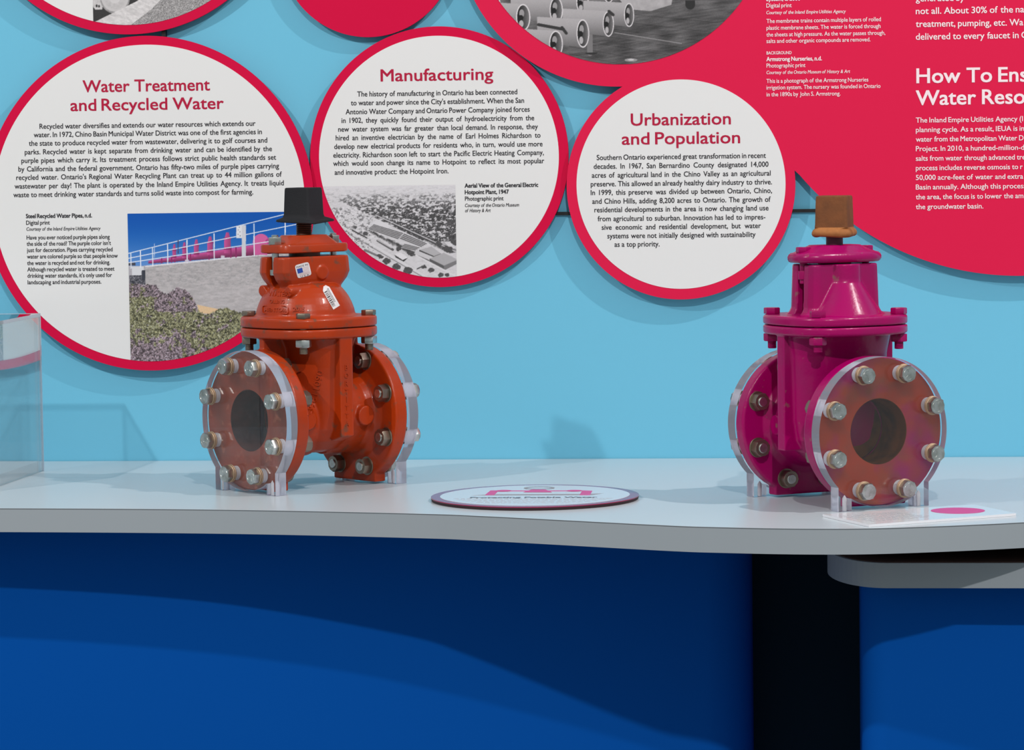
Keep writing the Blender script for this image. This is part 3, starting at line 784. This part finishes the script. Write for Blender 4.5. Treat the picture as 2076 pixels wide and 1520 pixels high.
# ---------------------------------------------------------------- acrylic case on the left
t = thing('display_case', 'clear acrylic display case at the left edge of the countertop', 'display case', (-1.3760, -0.178, 0))
def slabpoly(b, pts, z0, z1, m=0): loft(b, [[(x, y, z) for x, y in pts] for z in (z0, z1)], mat=m)
P1, P4 = np.array((0, 0.)), np.array((-0.0190, -0.358)); P2, P3 = P1 + (-0.55, 0), P4 + (-0.55, 0)
th = 0.005; b = bmesh.new()
def wallq(a, c, nrm): return [tuple(a), tuple(c), tuple(c + np.array(nrm) * th), tuple(a + np.array(nrm) * th)]
for a, c, nrm in ((P1, P4, (-1, 0)), (P2, P1, (0, -1)), (P3, P4, (0, 1)), (P2, P3, (1, 0))): slabpoly(b, wallq(a, c, nrm), 0.0004, 0.2715)
slabpoly(b, [tuple(P1), tuple(P4), tuple(P3), tuple(P2)], 0.2717, 0.277)
mesh_obj('acrylic_cover', b, M['case'], t, smooth=False)
b = bmesh.new()
for a in (P1, P4, P2, P3):
    sx = -1 if a[0] > -0.3 else 1; sy = -1 if a[1] > -0.1 else 1
    slabpoly(b, [(a[0] + x * sx * 0.0044 - sx * 0.0006, a[1] + y * sy * 0.0044 - sy * 0.0006) for x, y in ((0, 0), (1, 0), (1, 1), (0, 1))], 0.0006, 0.2712)
def strip(a, c, n): return [tuple(a - n * 0.0006), tuple(c - n * 0.0006), tuple(c + n * 0.0042), tuple(a + n * 0.0042)]
for a, c, n in ((P1, P4, np.array((-1., 0))), (P2, P1, np.array((0, -1.))), (P3, P4, np.array((0, 1.))), (P2, P3, np.array((1., 0)))): slabpoly(b, strip(a, c, n), 0.2714, 0.2776)
mesh_obj('polished_edge', b, M['acrylic_edge'], t, smooth=False)
b = bmesh.new(); slabpoly(b, [(-0.008, -0.008), (P4[0] - 0.006, P4[1] + 0.008), (-0.555, -0.35), (-0.54, -0.008)], 0.0002, 0.018)
mesh_obj('plinth', b, M['plinth'], t, smooth=False)

# ---------------------------------------------------------------- gate valves
RF = 0.1143; ZA = 0.118; BC = 0.09525
BOLT_A = [22.5 + 45 * k for k in range(8)]
_shared = {}
def shared(key, fn):
    if key not in _shared: _shared[key] = fn()
    return _shared[key]
def inst(name, me, parent, loc, rot=(0, 0, 0)):
    o = bpy.data.objects.new(name, me); o.location = loc; o.rotation_euler = rot; return link(o, parent)
def to_mesh(name, bm, m, smooth=True):
    o = mesh_obj(name, bm, m, None, smooth); me = o.data; bpy.data.objects.remove(o); return me

def mk_bolt():
    b = bmesh.new(); hexhead(b, 'y', (0, 0), 0.0136, -0.0058, -0.0162)
    cyl(b, 'y', (0, 0), 0.0079, -0.006, 0.0655, 20, 0.001)
    tube(b, 'y', (0, 0), [(-0.0160, 0.0078), (-0.0166, 0.0082), (-0.0166, 0.0092), (-0.0160, 0.0096)], 24)
    for a in (90, 210, 330):
        c, s = math.cos(math.radians(a)), math.sin(math.radians(a))
        p = [(c * 0.003 - s * 0.0005, s * 0.003 + c * 0.0005), (c * 0.0072 - s * 0.0005, s * 0.0072 + c * 0.0005), (c * 0.0072 + s * 0.0005, s * 0.0072 - c * 0.0005), (c * 0.003 + s * 0.0005, s * 0.003 - c * 0.0005)]
        loft(b, [yring(p, -0.0160), yring(p, -0.0167)])
    return to_mesh('flange_bolt', b, M['zinc'])
def mk_washer():
    b = bmesh.new(); cyl(b, 'y', (0, 0), 0.0148, -0.0030, -0.0002, 36, 0.0006); cyl(b, 'y', (0, 0), 0.0142, -0.0057, -0.0031, 36, 0.0008)
    return to_mesh('washer', b, M['brass'])
def mk_nut():
    b = bmesh.new(); hexhead(b, 'y', (0, 0), 0.0142, 0.0492, 0.0635, 0.3); cyl(b, 'y', (0, 0), 0.0158, 0.0470, 0.0491, 36, 0.0004)
    return to_mesh('nut', b, M['dull'])
def mk_sleeve():
    b = bmesh.new(); tube(b, 'y', (0, 0), [(0.0003, 0.0118), (0.0003, 0.0106), (0.0215, 0.0106), (0.0215, 0.0118)], 32)
    return to_mesh('drill_hole', b, M['sleeve'])
def mk_plate():
    zc = ZA; x1, x0 = 0.081, 0.058; R = 0.1145
    aO = math.degrees(math.asin(-math.sqrt(R * R - x1 * x1) / R)); aI = math.degrees(math.asin(-math.sqrt(R * R - x0 * x0) / R))
    out = [(x1, 0.0004)] + arc(0, zc, R, aO, 180 - aO, 120) + [(-x1, 0.0004), (-x0, 0.0004)] + arc(0, zc, R, -180 - aI, aI, 40) + [(x0, 0.0004)]
    b = up_xz(curve_mesh([out], 0.0222), 0.0)
    for f in b.faces:
        f.normal_update(); f.material_index = 0 if abs(f.normal.y) > 0.5 else 1
    return to_mesh('end_plate', b, [M['plate'], M['plate_edge']], smooth=True)
def mk_pin():
    b = bmesh.new(); loft(b, [zring(circ(r, 16), z) for z, r in ((0.0006, 0.0038), (0.020, 0.0038), (0.0245, 0.0006))]); return to_mesh('drilled_pin_hole', b, M['sleeve'])

def proj(bvh, P, D, lift):
    h = bvh.ray_cast(Vector(P), Vector(D)); 
    return (h[0] - Vector(D) * lift) if h[0] is not None else None
def bvh_of(*obs):
    vs, fs = [], []
    for o in obs:
        k = len(vs); vs += [v.co.copy() for v in o.data.vertices]; fs += [tuple(i + k for i in p.vertices) for p in o.data.polygons]
    return BVHTree.FromPolygons(vs, fs)
def decal(name, bvh, cl, cz, poly_or_grid, view, m, parent, lift=0.0004, rot=0.0, thick=None):
    """flat outline(s) laid on a surface as seen along 'view' (local right, inward dir)"""
    rgt, inn = view; ca, sa = math.cos(rot), math.sin(rot)
    V, F = poly_or_grid; W = []
    for (x, y) in V:
        l = cl + x * ca - y * sa; z = cz + x * sa + y * ca
        P = (rgt[0] * l - inn[0] * 0.4, rgt[1] * l - inn[1] * 0.4, z)
        q = proj(bvh, P, (inn[0], inn[1], 0), lift)
        if q is None: q = Vector((rgt[0] * l, rgt[1] * l, z))
        W.append(q)
    me = bpy.data.meshes.new(name); me.from_pydata([tuple(q) for q in W], [], F); me.materials.append(m); me.update()
    o = link(bpy.data.objects.new(name, me), parent)
    if thick:
        s = o.modifiers.new('t', 'SOLIDIFY'); s.thickness = thick; s.offset = 0
    return o
def grid(w, h, nx, ny, cut=None):
    V = [(-w / 2 + w * i / nx, -h / 2 + h * j / ny) for j in range(ny + 1) for i in range(nx + 1)]
    F = []
    for j in range(ny):
        for i in range(nx):
            q = (j * (nx + 1) + i, j * (nx + 1) + i + 1, (j + 1) * (nx + 1) + i + 1, (j + 1) * (nx + 1) + i)
            cx = (V[q[0]][0] + V[q[2]][0]) / 2; cy = (V[q[0]][1] + V[q[2]][1]) / 2
            if cut is None or cut(cx, cy): F.append(q)
    return V, F
def round_grid(w, h):
    V, F = grid(w, h, 12, 12); k = 1.0
    out = []
    for x, y in V:
        a, c = abs(x) / (w / 2), abs(y) / (h / 2); m = max(a, c); q = (a ** 7 + c ** 7) ** (1 / 7) if m > 0 else 1
        s = m / q if q > 0 else 1; out.append((x * s, y * s))
    return out, F
def label_grid():
    V, F = grid(1.0, 0.0400, 8, 24); return [(x * 2 * (0.0062 - max(0, y - 0.0145) * 0.75), y) for x, y in V], F
def word_geo(txt, h, off=0.02, sx=1.0, stack=False, center=True):
    words_to_meshes({(c if stack else txt, off, 0) for c in (txt if stack else [txt])})
    V, F = [], []
    if stack:
        y = 0
        for c in txt:
            v, f, w = _wc[(c, off, 0)]; k = len(V); s = h / 0.72
            V += [((a - w / 2) * s * sx, b * s + y) for a, b in v]; F += [tuple(i + k for i in q) for q in f]; y -= h * 1.5
    else:
        v, f, w = _wc[(txt, off, 0)]; s = h / 0.72
        V = [((a - (w / 2 if center else 0)) * s * sx, b * s) for a, b in v]; F = f
    return V, F

def build_valve(kind, loc, rotz, label):
    L = kind == 'orange'
    paint = M['orange'] if L else M['magenta']
    t = thing('gate_valve', label, 'valve', loc, rotz, 'gate valves on the countertop')
    zf0, zf1, zf2 = (0.250, 0.2668, 0.2842) if L else (0.2625, 0.2775, 0.2925)
    # ---- body
    b = bmesh.new()
    for s in (-1, 1):
        tube(b, 'y', (0, ZA), [(s * y, r) for y, r in ((0.1143, 0.0512), (0.1143, 0.1128), (0.1128, RF), (0.0925, RF), (0.0905, 0.1128), (0.0885, 0.080), (0.082, 0.0695), (0.070, 0.0655), (0.02, 0.0655), (0.02, 0.0512))])
        loft(b, [[(x, s * y, z) for x, y in ((-0.055, 0.0908), (0.055, 0.0908), (0.055, 0.1138), (-0.055, 0.1138))] for z in (0.0036, 0.034)])
        if L: loft(b, [[(x, s * y, z) for x, y in ((-0.006, 0.05), (0.006, 0.05), (0.006, 0.099), (-0.006, 0.099))] for z in (0.20, zf0 + 0.004)])
        for sx in (-1, 1):
            c = circ(0.0165, 32); x0, x1 = (0.054, 0.0745); loft(b, [xring(c, sx * x0, s * 0.060, ZA), xring(c, sx * x1, s * 0.060, ZA)])
            rw = 0.0135 if L else 0.0105
            box(b, sx * 0.07 if sx > 0 else -0.099, 0.099 if sx > 0 else -0.07, -rw, rw, 0.089 if L else 0.084, zf0 + 0.003)
            if L: loft(b, [[(sx * x, y, z) for x, y in ((0.07, -rw), (0.099 - 0.02 * k, -rw * (1 - k)), (0.099 - 0.02 * k, rw * (1 - k)), (0.07, rw))] for z, k in ((0.081, 0.8), (0.0895, 0))])
    loft(b, [zring(sup(a, c, 2.5), z) for z, a, c in ((0.058, 0.02, 0.02), (0.064, 0.045, 0.035), (0.080, 0.066, 0.044), (0.10, 0.078, 0.047), (0.13, 0.083, 0.048), (0.20, 0.084, 0.049), (0.232, 0.085, 0.052), (zf0 + 0.004, 0.090, 0.062))])
    fl = lambda k: sup(0.103 * k, 0.103 * k, 2.75, 96)
    loft(b, [zring(fl(k), z) for z, k in ((zf0, 0.965), (zf0 + 0.002, 0.995), (zf0 + 0.004, 1.0), (zf1 - 0.003, 1.0), (zf1 - 0.0006, 0.985))])
    body = cast('body', b, paint, t, 0.0017, 2)
    # ---- bonnet
    b = bmesh.new()
    loft(b, [zring(fl(k), z) for z, k in ((zf1 + 0.0006, 0.985), (zf1 + 0.0022, 1.0), (zf2 - 0.004, 1.0), (zf2 - 0.001, 0.985), (zf2, 0.965))])
    def slot_outline(hx, hy, r, w, d, along_x):
        o = []
        a, c = (hx, hy) if along_x else (hy, hx)          # a: long half, c: short half
        o = [(a, -c + r), (a, -w), (a - d, -w), (a - d, w), (a, w), (a, c - r), (a - r * 0.3, c - r * 0.3), (a - r, c), (0.0, c), (-a + r, c), (-a + r * 0.3, c - r * 0.3), (-a, c - r), (-a, w), (-a + d, w), (-a + d, -w), (-a, -w), (-a, -c + r), (-a + r * 0.3, -c + r * 0.3), (-a + r, -c), (0.0, -c), (a - r, -c), (a - r * 0.3, -c + r * 0.3)]
        return o if along_x else [(y, -x) for x, y in o]
    ox, oy = (-0.005, -0.0025) if L else (0.0, 0.0)
    if L:
        loft(b, [zring(circ(r, 72), z, ox, oy) for z, r in ((zf2 - 0.004, 0.087), (zf2, 0.0855), (0.2875, 0.0825), (0.296, 0.0805), (0.306, 0.0768), (0.316, 0.0718), (0.324, 0.0662), (0.331, 0.0600), (0.3365, 0.050), (0.338, 0.03))])
        so = slot_outline(0.036, 0.074, 0.014, 0.0095, 0.030, False)
        loft(b, [zring([(x * k, y * k2) for x, y in so], z, ox, oy) for z, k, k2 in ((0.318, 0.80, 0.74), (0.334, 0.84, 0.80), (0.346, 0.95, 0.93), (0.357, 1.0, 1.0), (0.380, 0.97, 0.975), (0.3828, 0.95, 0.955))])
        for sx in (-1, 1): cyl(b, 'y', (sx * 0.035 + ox, 0.3265), 0.0095, -0.066, -0.02, 28, 0.001)
        for s in (-1, 1): loft(b, [xring(circ(0.0115, 28), s * 0.02 + ox, 0.006, 0.3555), xring(circ(0.0115, 28), s * 0.0378 + ox, 0.006, 0.3555)])
        for sx in (-1, 1):                                     # swelling lobes on the broad sides
            loft(b, [zring(sup(0.030 * k, 0.036 * k, 2.2, 40), z, sx * (0.044 - 0.012 * (z - zf2) / 0.05) + ox, oy) for z, k in ((zf2 - 0.003, 1.12), (0.300, 1.06), (0.318, 0.92), (0.330, 0.74), (0.338, 0.45))])
    else:
        so = slot_outline(0.062, 0.036, 0.012, 0.0088, 0.022, True)
        loft(b, [zring([(x * k, y * k2) for x, y in so], z) for z, k, k2 in ((zf2 - 0.004, 1.16, 1.25), (zf2, 1.14, 1.22), (0.297, 1.07, 1.08), (0.304, 1.02, 1.02), (0.3685, 0.985, 0.99), (0.3712, 0.965, 0.97))])
        for s in (-1, 1):
            loft(b, [zring(circ(r, 56), z, 0, s * cy) for z, r, cy in ((zf2 - 0.004, 0.060, 0.030), (zf2, 0.058, 0.031), (0.298, 0.054, 0.031), (0.343, 0.0275, 0.027), (0.348, 0.0265, 0.027), (0.3712, 0.0262, 0.027))])
    bonnet = cast('bonnet', b, paint, t, 0.0015, 2)
    # ---- gland plate
    b = bmesh.new()
    if L:
        rr = lambda hx, hy, r: rrect(hx, hy, r, 8)
        loft(b, [zring(rr(hx, hy, r), z, ox, oy) for z, hx, hy, r in ((0.3890, 0.034, 0.069, 0.016), (0.3905, 0.036, 0.0715, 0.017), (0.4005, 0.036, 0.0715, 0.017), (0.4030, 0.0345, 0.070, 0.016), (0.4034, 0.0340, 0.052, 0.016), (0.4060, 0.032, 0.0495, 0.016), (0.4165, 0.026, 0.0365, 0.015), (0.4175, 0.025, 0.0355, 0.014))])
    else:
        oc = lambda hx, hy: [(hx, -hy * 0.5), (hx, hy * 0.5), (hx * 0.86, hy * 0.8), (hx * 0.6, hy), (-hx * 0.6, hy), (-hx * 0.86, hy * 0.8), (-hx, hy * 0.5), (-hx, -hy * 0.5), (-hx * 0.86, -hy * 0.8), (-hx * 0.6, -hy), (hx * 0.6, -hy), (hx * 0.86, -hy * 0.8)]
        loft(b, [zring(oc(hx, hy), z) for z, hx, hy in ((0.3735, 0.0685, 0.0375), (0.3748, 0.0708, 0.0395), (0.3780, 0.0726, 0.0410), (0.3825, 0.0728, 0.0412), (0.3860, 0.0712, 0.0398), (0.3885, 0.0680, 0.0380), (0.3895, 0.0630, 0.0365), (0.3990, 0.040, 0.029), (0.4000, 0.038, 0.028))])
    mesh_obj('gland_plate', b, paint, t)
    b = bmesh.new(); cyl(b, 'z', (ox, oy), 0.026, 0.374 if L else 0.366, 0.3895 if L else 0.374, 40)
    mesh_obj('packing_ring', b, M['stem'] if L else M['stemR'], t)
    # ---- stem and operating nut
    b = bmesh.new(); z0, z1 = (0.41, 0.445) if L else (0.395, 0.420)
    rings = []; z = z0; k = 0
    while z < z1:
        rings.append(zring(circ(0.0132 if k % 2 else (0.0122 if L else 0.0132), 28), z, ox, oy)); z += 0.0016; k += 1
    loft(b, rings); mesh_obj('stem', b, M['stem'] if L else M['stemR'], t)
    b = bmesh.new()
    if L:
        prof = [(0.4400, 0.0255, 0), (0.4390, 0.0335, 1), (0.4403, 0.0358, 1), (0.4430, 0.0350, 1), (0.4452, 0.0305, 1), (0.4475, 0.0262, 0), (0.4520, 0.0250, 0), (0.4910, 0.0236, 0), (0.4944, 0.0232, 0), (0.4956, 0.0220, 0)]
    else:
        prof = [(0.4125, 0.0250, 1), (0.4128, 0.0280, 1), (0.4145, 0.0304, 1), (0.4175, 0.0315, 1), (0.4205, 0.0312, 1), (0.4235, 0.0298, 1), (0.4262, 0.0272, 1), (0.4275, 0.0262, 0), (0.4320, 0.0257, 0), (0.4720, 0.0246, 0), (0.4752, 0.0240, 0), (0.4764, 0.0226, 0)]
    rng = random.Random(3 if L else 5); rings = []
    for z, h, lip in prof:
        rg = []
        for i, (x, y) in enumerate(rrect(h, h, 0.0045 if not lip else 0.012, 5)):
            a = math.atan2(y, x); dz = (0.0035 * math.sin(a - 0.6) + 0.0012 * math.sin(5 * a)) if lip and L else (0.001 * math.sin(3 * a + 1) if lip else 0)
            kx = 1 + (0.05 * math.sin(2 * a + 1) + 0.10 * max(0, math.cos(a - 0.9)) if (lip and L) else 0)
            rg.append((x * kx, y * kx, z + dz))
        rings.append(rg)
    loft(b, rings)
    psi = math.radians(-22.9) if L else math.radians(-12.6)
    if not L:
        sk = bmesh.new(); loft(sk, rings[:8]); b.free(); b = bmesh.new(); loft(b, rings[7:])
    nutob = mesh_obj('operating_nut', b, M['blackrub'] if L else M['rustnut'], t, loc=(ox, oy, 0), rotz=psi - rotz)
    if not L: mesh_obj('nut_skirt', sk, M['tannut'], nutob)['label'] = 'lighter tan flared foot of the nut'
    # ---- bonnet bolts (head, shank, nut below)
    for i, (sx, sy) in enumerate(((-1, -1), (1, -1), (1, 1), (-1, 1))):
        x, y = sx * 0.0733, sy * 0.0684
        b = bmesh.new(); hexhead(b, 'z', (0, 0), 0.0122 if L else 0.0128, zf2 + 0.0002, zf2 + (0.0085 if L else 0.0098), 0.2 + i * 0.4)
        cyl(b, 'z', (0, 0), 0.0068, zf0 - 0.024, zf2 + 0.002, 18, 0.001)
        for k in range(5): tube(b, 'z', (0, 0), [(zf0 - 0.0235 + k * 0.0024, 0.0066), (zf0 - 0.0229 + k * 0.0024, 0.0074), (zf0 - 0.0223 + k * 0.0024, 0.0066)], 18)
        bo = mesh_obj('bonnet_bolt', b, M['dull'] if L else paint, t, loc=(x, y, 0))
        b = bmesh.new(); hexhead(b, 'z', (0, 0), 0.0132, zf0 - 0.0006, zf0 - 0.0125, 0.5 + i * 0.7)
        mesh_obj('nut', b, (M['zinc'] if i != 0 else M['dull']) if L else paint, bo)
    # ---- gland bolts
    for s in (-1, 1):
        x, y = (ox, oy + s * 0.0605) if L else (s * 0.0565, 0)
        zt, zl = (0.4036, 0.362) if L else (0.3893, 0.349)
        b = bmesh.new(); hexhead(b, 'z', (0, 0), 0.0118, zt, zt + (0.0115 if L else 0.0085), 0.35)
        cyl(b, 'z', (0, 0), 0.0058, zl - 0.008, zt + (0.0155 if L else 0.004), 16, 0.001)
        go = mesh_obj('gland_bolt', b, M['zinc'] if L else paint, t, loc=(x, y, 0))
        b = bmesh.new(); hexhead(b, 'z', (0, 0), 0.0092, zl + (0.0 if L else 0.012), zl + (-0.009 if L else -0.001), 0.1); mesh_obj('nut', b, M['zinc'] if L else paint, go)
    # ---- flange faces, bore, wedge, acrylic end plates with their bolts
    for s in (-1, 1):
        b = bmesh.new(); tube(b, 'y', (0, ZA), [(s * y, r) for y, r in ((0.1141, 0.0507), (0.1141, 0.1122), (0.1149, 0.1122), (0.1149, 0.0507))], 96)
        ff = mesh_obj('flange_face', b, M['orangeface'] if L else M['magentaface'], t); ff['label'] = 'rusty bare face of the end flange'
        b = bmesh.new(); tube(b, 'y', (0, ZA), [(s * y, r) for y, r in ((0.1146, 0.0508), (0.1146, 0.0500), (0.046, 0.0500), (0.046, 0.0508))], 64)
        mesh_obj('bore_liner', b, M['boreL'] if L else M['boreR'], t)
        pl = inst('end_plate', shared('plate', mk_plate), t, (0, -0.1152 if s < 0 else 0.1152, 0), (0, 0, 0 if s < 0 else PI))
        pl['label'] = 'clear acrylic end plate with two feet'
        for x in (-0.0665, 0.0665):
            inst('drilled_pin_hole', shared('pin', mk_pin), pl, (x, -0.011, 0))
        for k, a in enumerate(BOLT_A):
            x, z = BC * math.cos(math.radians(a)), ZA + BC * math.sin(math.radians(a))
            ry = 0.4 + 1.37 * k + (0.5 if L else 0)
            bo = inst('flange_bolt', shared('bolt', mk_bolt), t, (x if s < 0 else -x, s * 0.1374, z), (0, ry, 0 if s < 0 else PI))
            inst('washer', shared('washer', mk_washer), bo, (0, 0, 0)); inst('nut', shared('nut', mk_nut), bo, (0, 0, 0))
            inst('drill_hole', shared('sleeve', mk_sleeve), pl, (x, -0.0222, z))
    b = bmesh.new(); cyl(b, 'y', (0, ZA), 0.0505, -0.0455, 0.0455, 48, 0.003)
    mesh_obj('wedge_gate', b, M['boreL'] if L else M['boreR'], t)
    # ---- cast lettering and stickers
    if L:
        view = ((0.6136, 0.7896), (-0.7896, 0.6136))
        bv = bvh_of(bonnet); bb = bvh_of(body)
        ink = []
        st = decal('made_in_sticker', bv, -0.0075, 0.3610, round_grid(0.0235, 0.0225), view, M['sticker'], t, 0.0007, 0.22)
        st['label'] = 'small white sticker with blue square'
        decal('sticker_flag', bv, -0.0127, 0.3604, grid(0.0088, 0.0078, 4, 4), view, M['blueink'], st, 0.0010, 0.22)
        decal('sticker_text', bv, -0.0087, 0.3665, word_geo('MADE IN', 0.0034, 0.0, 1.05), view, M['greyink'], st, 0.0011, 0.22)
        decal('sticker_text', bv, -0.0045, 0.3505, word_geo('U S A', 0.0029, 0.0, 1.5), view, M['greyink'], st, 0.0011, 0.22)
        lv, lf = [], []
        for k in range(6):
            V, F = grid(0.0105 if k < 4 else 0.018, 0.0004, 6, 1); n0 = len(lv); yy = 0.0035 - k * 0.0021
            lv += [(x + (0.0045 if k < 4 else 0.001), y + yy) for x, y in V]; lf += [tuple(i + n0 for i in q) for q in F]
        decal('sticker_lines', bv, -0.0075, 0.3610, (lv, lf), view, M['redink'], st, 0.0010, 0.22)
        lab = decal('barcode_label', bv, 0.0365, 0.3170, label_grid(), view, M['sticker'], t, 0.0009, 0.50)
        lab['label'] = 'white barcode label with clipped corner'
        lv, lf = [], []; y = -0.0155; rr_ = random.Random(4)
        while y < 0.0115:
            w = rr_.choice((0.0005, 0.0009, 0.0013)); V, F = grid(0.0052, w, 3, 1); n0 = len(lv)
            lv += [(a - 0.0026, c + y) for a, c in V]; lf += [tuple(i + n0 for i in q) for q in F]; y += w + rr_.choice((0.0006, 0.0011))
        for cx in (0.0013, 0.0030):
            y = -0.010
            while y < 0.014:
                h = rr_.uniform(0.0005, 0.0012); V, F = grid(0.0009, h, 1, 1); n0 = len(lv); lv += [(a + cx, c + y) for a, c in V]; lf += [tuple(i + n0 for i in q) for q in F]; y += h + 0.0005
        decal('barcode', bv, 0.0365, 0.3170, (lv, lf), view, M['ink'], lab, 0.0013, 0.50)
        for cl, cz, tx, h, sx in ((-0.047, 0.3195, 'WATERS', 0.0078, 0.90), (-0.0515, 0.3080, 'OLLING', 0.0055, 0.92), (-0.0545, 0.2945, 'MENTOR', 0.0060, 1.05), (-0.0155, 0.2955, '2015', 0.0066, 1.1)):
            decal('raised_lettering', bv, cl, cz, word_geo(tx, h, 0.015, sx), view, paint, t, 0.0009, 0, 0.0012)
        fr = []
        fo = rrect(0.0215, 0.0068, 0.004, 5); fi = rrect(0.0203, 0.0056, 0.003, 5); n = len(fo)
        decal('raised_frame', bv, -0.0545, 0.2972, (fo + fi, [(i, (i + 1) % n, n + (i + 1) % n, n + i) for i in range(n)]), view, paint, t, 0.0014, 0, 0.0022)
        decal('raised_lettering', bb, 0.0600, 0.1980, word_geo('BORTITTA', 0.0088, 0.01, 0.75, stack=True), view, paint, t, 0.0007, 0, 0.0012)
        decal('raised_lettering', bb, 0.0135, 0.1620, word_geo('99811090', 0.0105, 0.012, 1.25), view, paint, t, 0.0009, math.radians(76), 0.0014)
    return t

build_valve('orange', (-0.8574, -0.4531, 0), math.radians(-43.2), 'orange red iron gate valve with black square nut between clear end plates')
build_valve('magenta', (0.0094, -0.7009, 0), math.radians(31.73), 'magenta purple iron gate valve with brown square nut between clear end plates')

# ---------------------------------------------------------------- round sign lying on the countertop
t = thing('round_table_sign', 'round white sign with plum rim lying on the countertop between the valves', 'sign', (-0.4667, -0.6620, 0))
b = bmesh.new(); loft(b, [zring(circ(r, 128), z) for z, r in ((0.0002, 0.1640), (0.0046, 0.1652))]); mesh_obj('sign_base', b, M['edge'], t, smooth=False)
b = bmesh.new(); loft(b, [zring(circ(r, 128), z) for z, r in ((0.0047, 0.1652), (0.0060, 0.1652), (0.0062, 0.1646))]); mesh_obj('rim', b, M['signrim'], t, smooth=False)
b = bmesh.new(); loft(b, [zring(circ(0.1506, 128), z) for z in (0.0063, 0.0065)]); mesh_obj('printed_face', b, M['signwhite'], t, smooth=False)
def flat(name, polys, z, m, parent, org=(0, 0), thick=0.0002):
    b = bmesh.new()
    for P in polys: loft(b, [[(x - org[0], y - org[1], zz) for x, y in P] for zz in (z, z + thick)])
    return mesh_obj(name, b, m, parent, smooth=False)
O_ = (-0.4618, -0.7148)
def circ_at(cx, cy, r, n=40): return [(cx + x, cy + y) for x, y in circ(r, n)]
flat('pipe_drawing', [[(-0.5421, -0.7132), (-0.527, -0.7137), (-0.5264, -0.6434), (-0.5398, -0.643)],
      [(-0.7237 + 0.2, -0.6560), (-0.4038, -0.6585), (-0.4038, -0.6480), (-0.7237 + 0.2, -0.6450)], 
      [(-0.3907, -0.7182), (-0.3739, -0.7188), (-0.3747, -0.654), (-0.3912, -0.6481)], [(-0.484, -0.672), (-0.438, -0.6735), (-0.452, -0.634), (-0.474, -0.6335)]][:-1], 0.00652, M['signpink'], t, O_)
flat('elbow_drawing', [[(-0.484, -0.672), (-0.438, -0.6735), (-0.452, -0.634), (-0.474, -0.6335)], circ_at(-0.5180, -0.6500, 0.0125), circ_at(-0.4038, -0.6530, 0.0125)], 0.00676, M['signpink'], t, O_)
b = bmesh.new()
vo = [b.verts.new((-0.4640 + 0.0250 * c - O_[0], -0.6085 + 0.0200 * s - O_[1], 0.0070)) for c, s in circ(1, 40)]; vi = [b.verts.new((-0.4640 + 0.0205 * c - O_[0], -0.6085 + 0.0150 * s - O_[1], 0.0070)) for c, s in circ(1, 40)]
for i in range(40): b.faces.new((vo[i], vo[(i + 1) % 40], vi[(i + 1) % 40], vi[i]))
mesh_obj('handwheel_drawing', b, M['grey'], t, smooth=False)
flat('shadow_drawing', [[(-0.5642, -0.7177), (-0.53, -0.700), (-0.39, -0.700), (-0.3541, -0.6934), (-0.372, -0.7195)]], 0.00651, M['grey'], t, O_, 0.00005)
def flat_text(name, txt, x0, x1, y0, z, hsize, m, parent, org):
    words_to_meshes({(txt, 0.03, 0)}); v, f, w = _wc[(txt, 0.03, 0)]
    me = bpy.data.meshes.new(name); k = (x1 - x0) / w
    me.from_pydata([(x0 - org[0] + a * k, y0 - org[1] + c * hsize, z) for a, c in v], [], f); me.materials.append(m); me.update()
    bm = bmesh.new(); bm.from_mesh(me)
    for q in bm.faces:
        q.normal_update()
        if q.normal.z < 0: q.normal_flip()
    bm.to_mesh(me); bm.free()
    return link(bpy.data.objects.new(name, me), parent)
flat_text('sign_title', 'Protecting Potable Water', -0.5615, -0.3600, -0.7560, 0.0068, 0.021, M['greyink'], t, O_)
rr_ = random.Random(9); polys = []
for k in range(8):                                  # fine print far too small to read
    yy = -0.7640 - k * 0.0096; half = math.sqrt(max(0, 0.139 ** 2 - (yy - O_[1]) ** 2)) - 0.006; x = O_[0] - half
    while x < O_[0] + half - 0.004:
        w = rr_.uniform(0.004, 0.012); polys.append([(x, yy), (x + w, yy), (x + w, yy + 0.0032), (x, yy + 0.0032)]); x += w + 0.0028
flat('fine_print', polys, 0.00653, M['lightgrey'], t, O_, 0.00008)

# ---------------------------------------------------------------- white card by the magenta valve
t = thing('label_card', 'glossy white rectangular label card with pink circle lying in front of the magenta valve', 'label card', (0.13, -0.92, 0))
O2 = (0.13, -0.92)
Q = [(-0.0114, -0.919), (0.056, -1.0537), (0.2757, -0.9137), (0.2182, -0.7922)]
b = bmesh.new(); loft(b, [[(x - O2[0], y - O2[1], z) for x, y in Q] for z in (0.0002, 0.0040)])
mesh_obj('card', b, M['signwhite'], t, smooth=False)
b = bmesh.new(); loft(b, [zring(circ(0.0405, 64), z, 0.191 - O2[0], -0.8786 - O2[1]) for z in (0.0041, 0.0043)])
mesh_obj('pink_circle', b, M['signpink'], t, smooth=False)
ex = np.array((0.2197, 0.1400)); ex /= np.hypot(*ex); ey = np.array((-ex[1], ex[0])); polys = []; base_ = np.array((0.056, -1.0537))
for k in range(8):
    x = 0.022
    while x < 0.125:
        w = rr_.uniform(0.004, 0.012); p = base_ + ex * x + ey * (0.030 + k * 0.0115); q = p + ex * w
        polys.append([tuple(p), tuple(q), tuple(q + ey * 0.0030), tuple(p + ey * 0.0030)]); x += w + 0.003
flat('fine_print', polys, 0.0041, M['lightgrey'], t, O2, 0.00006)
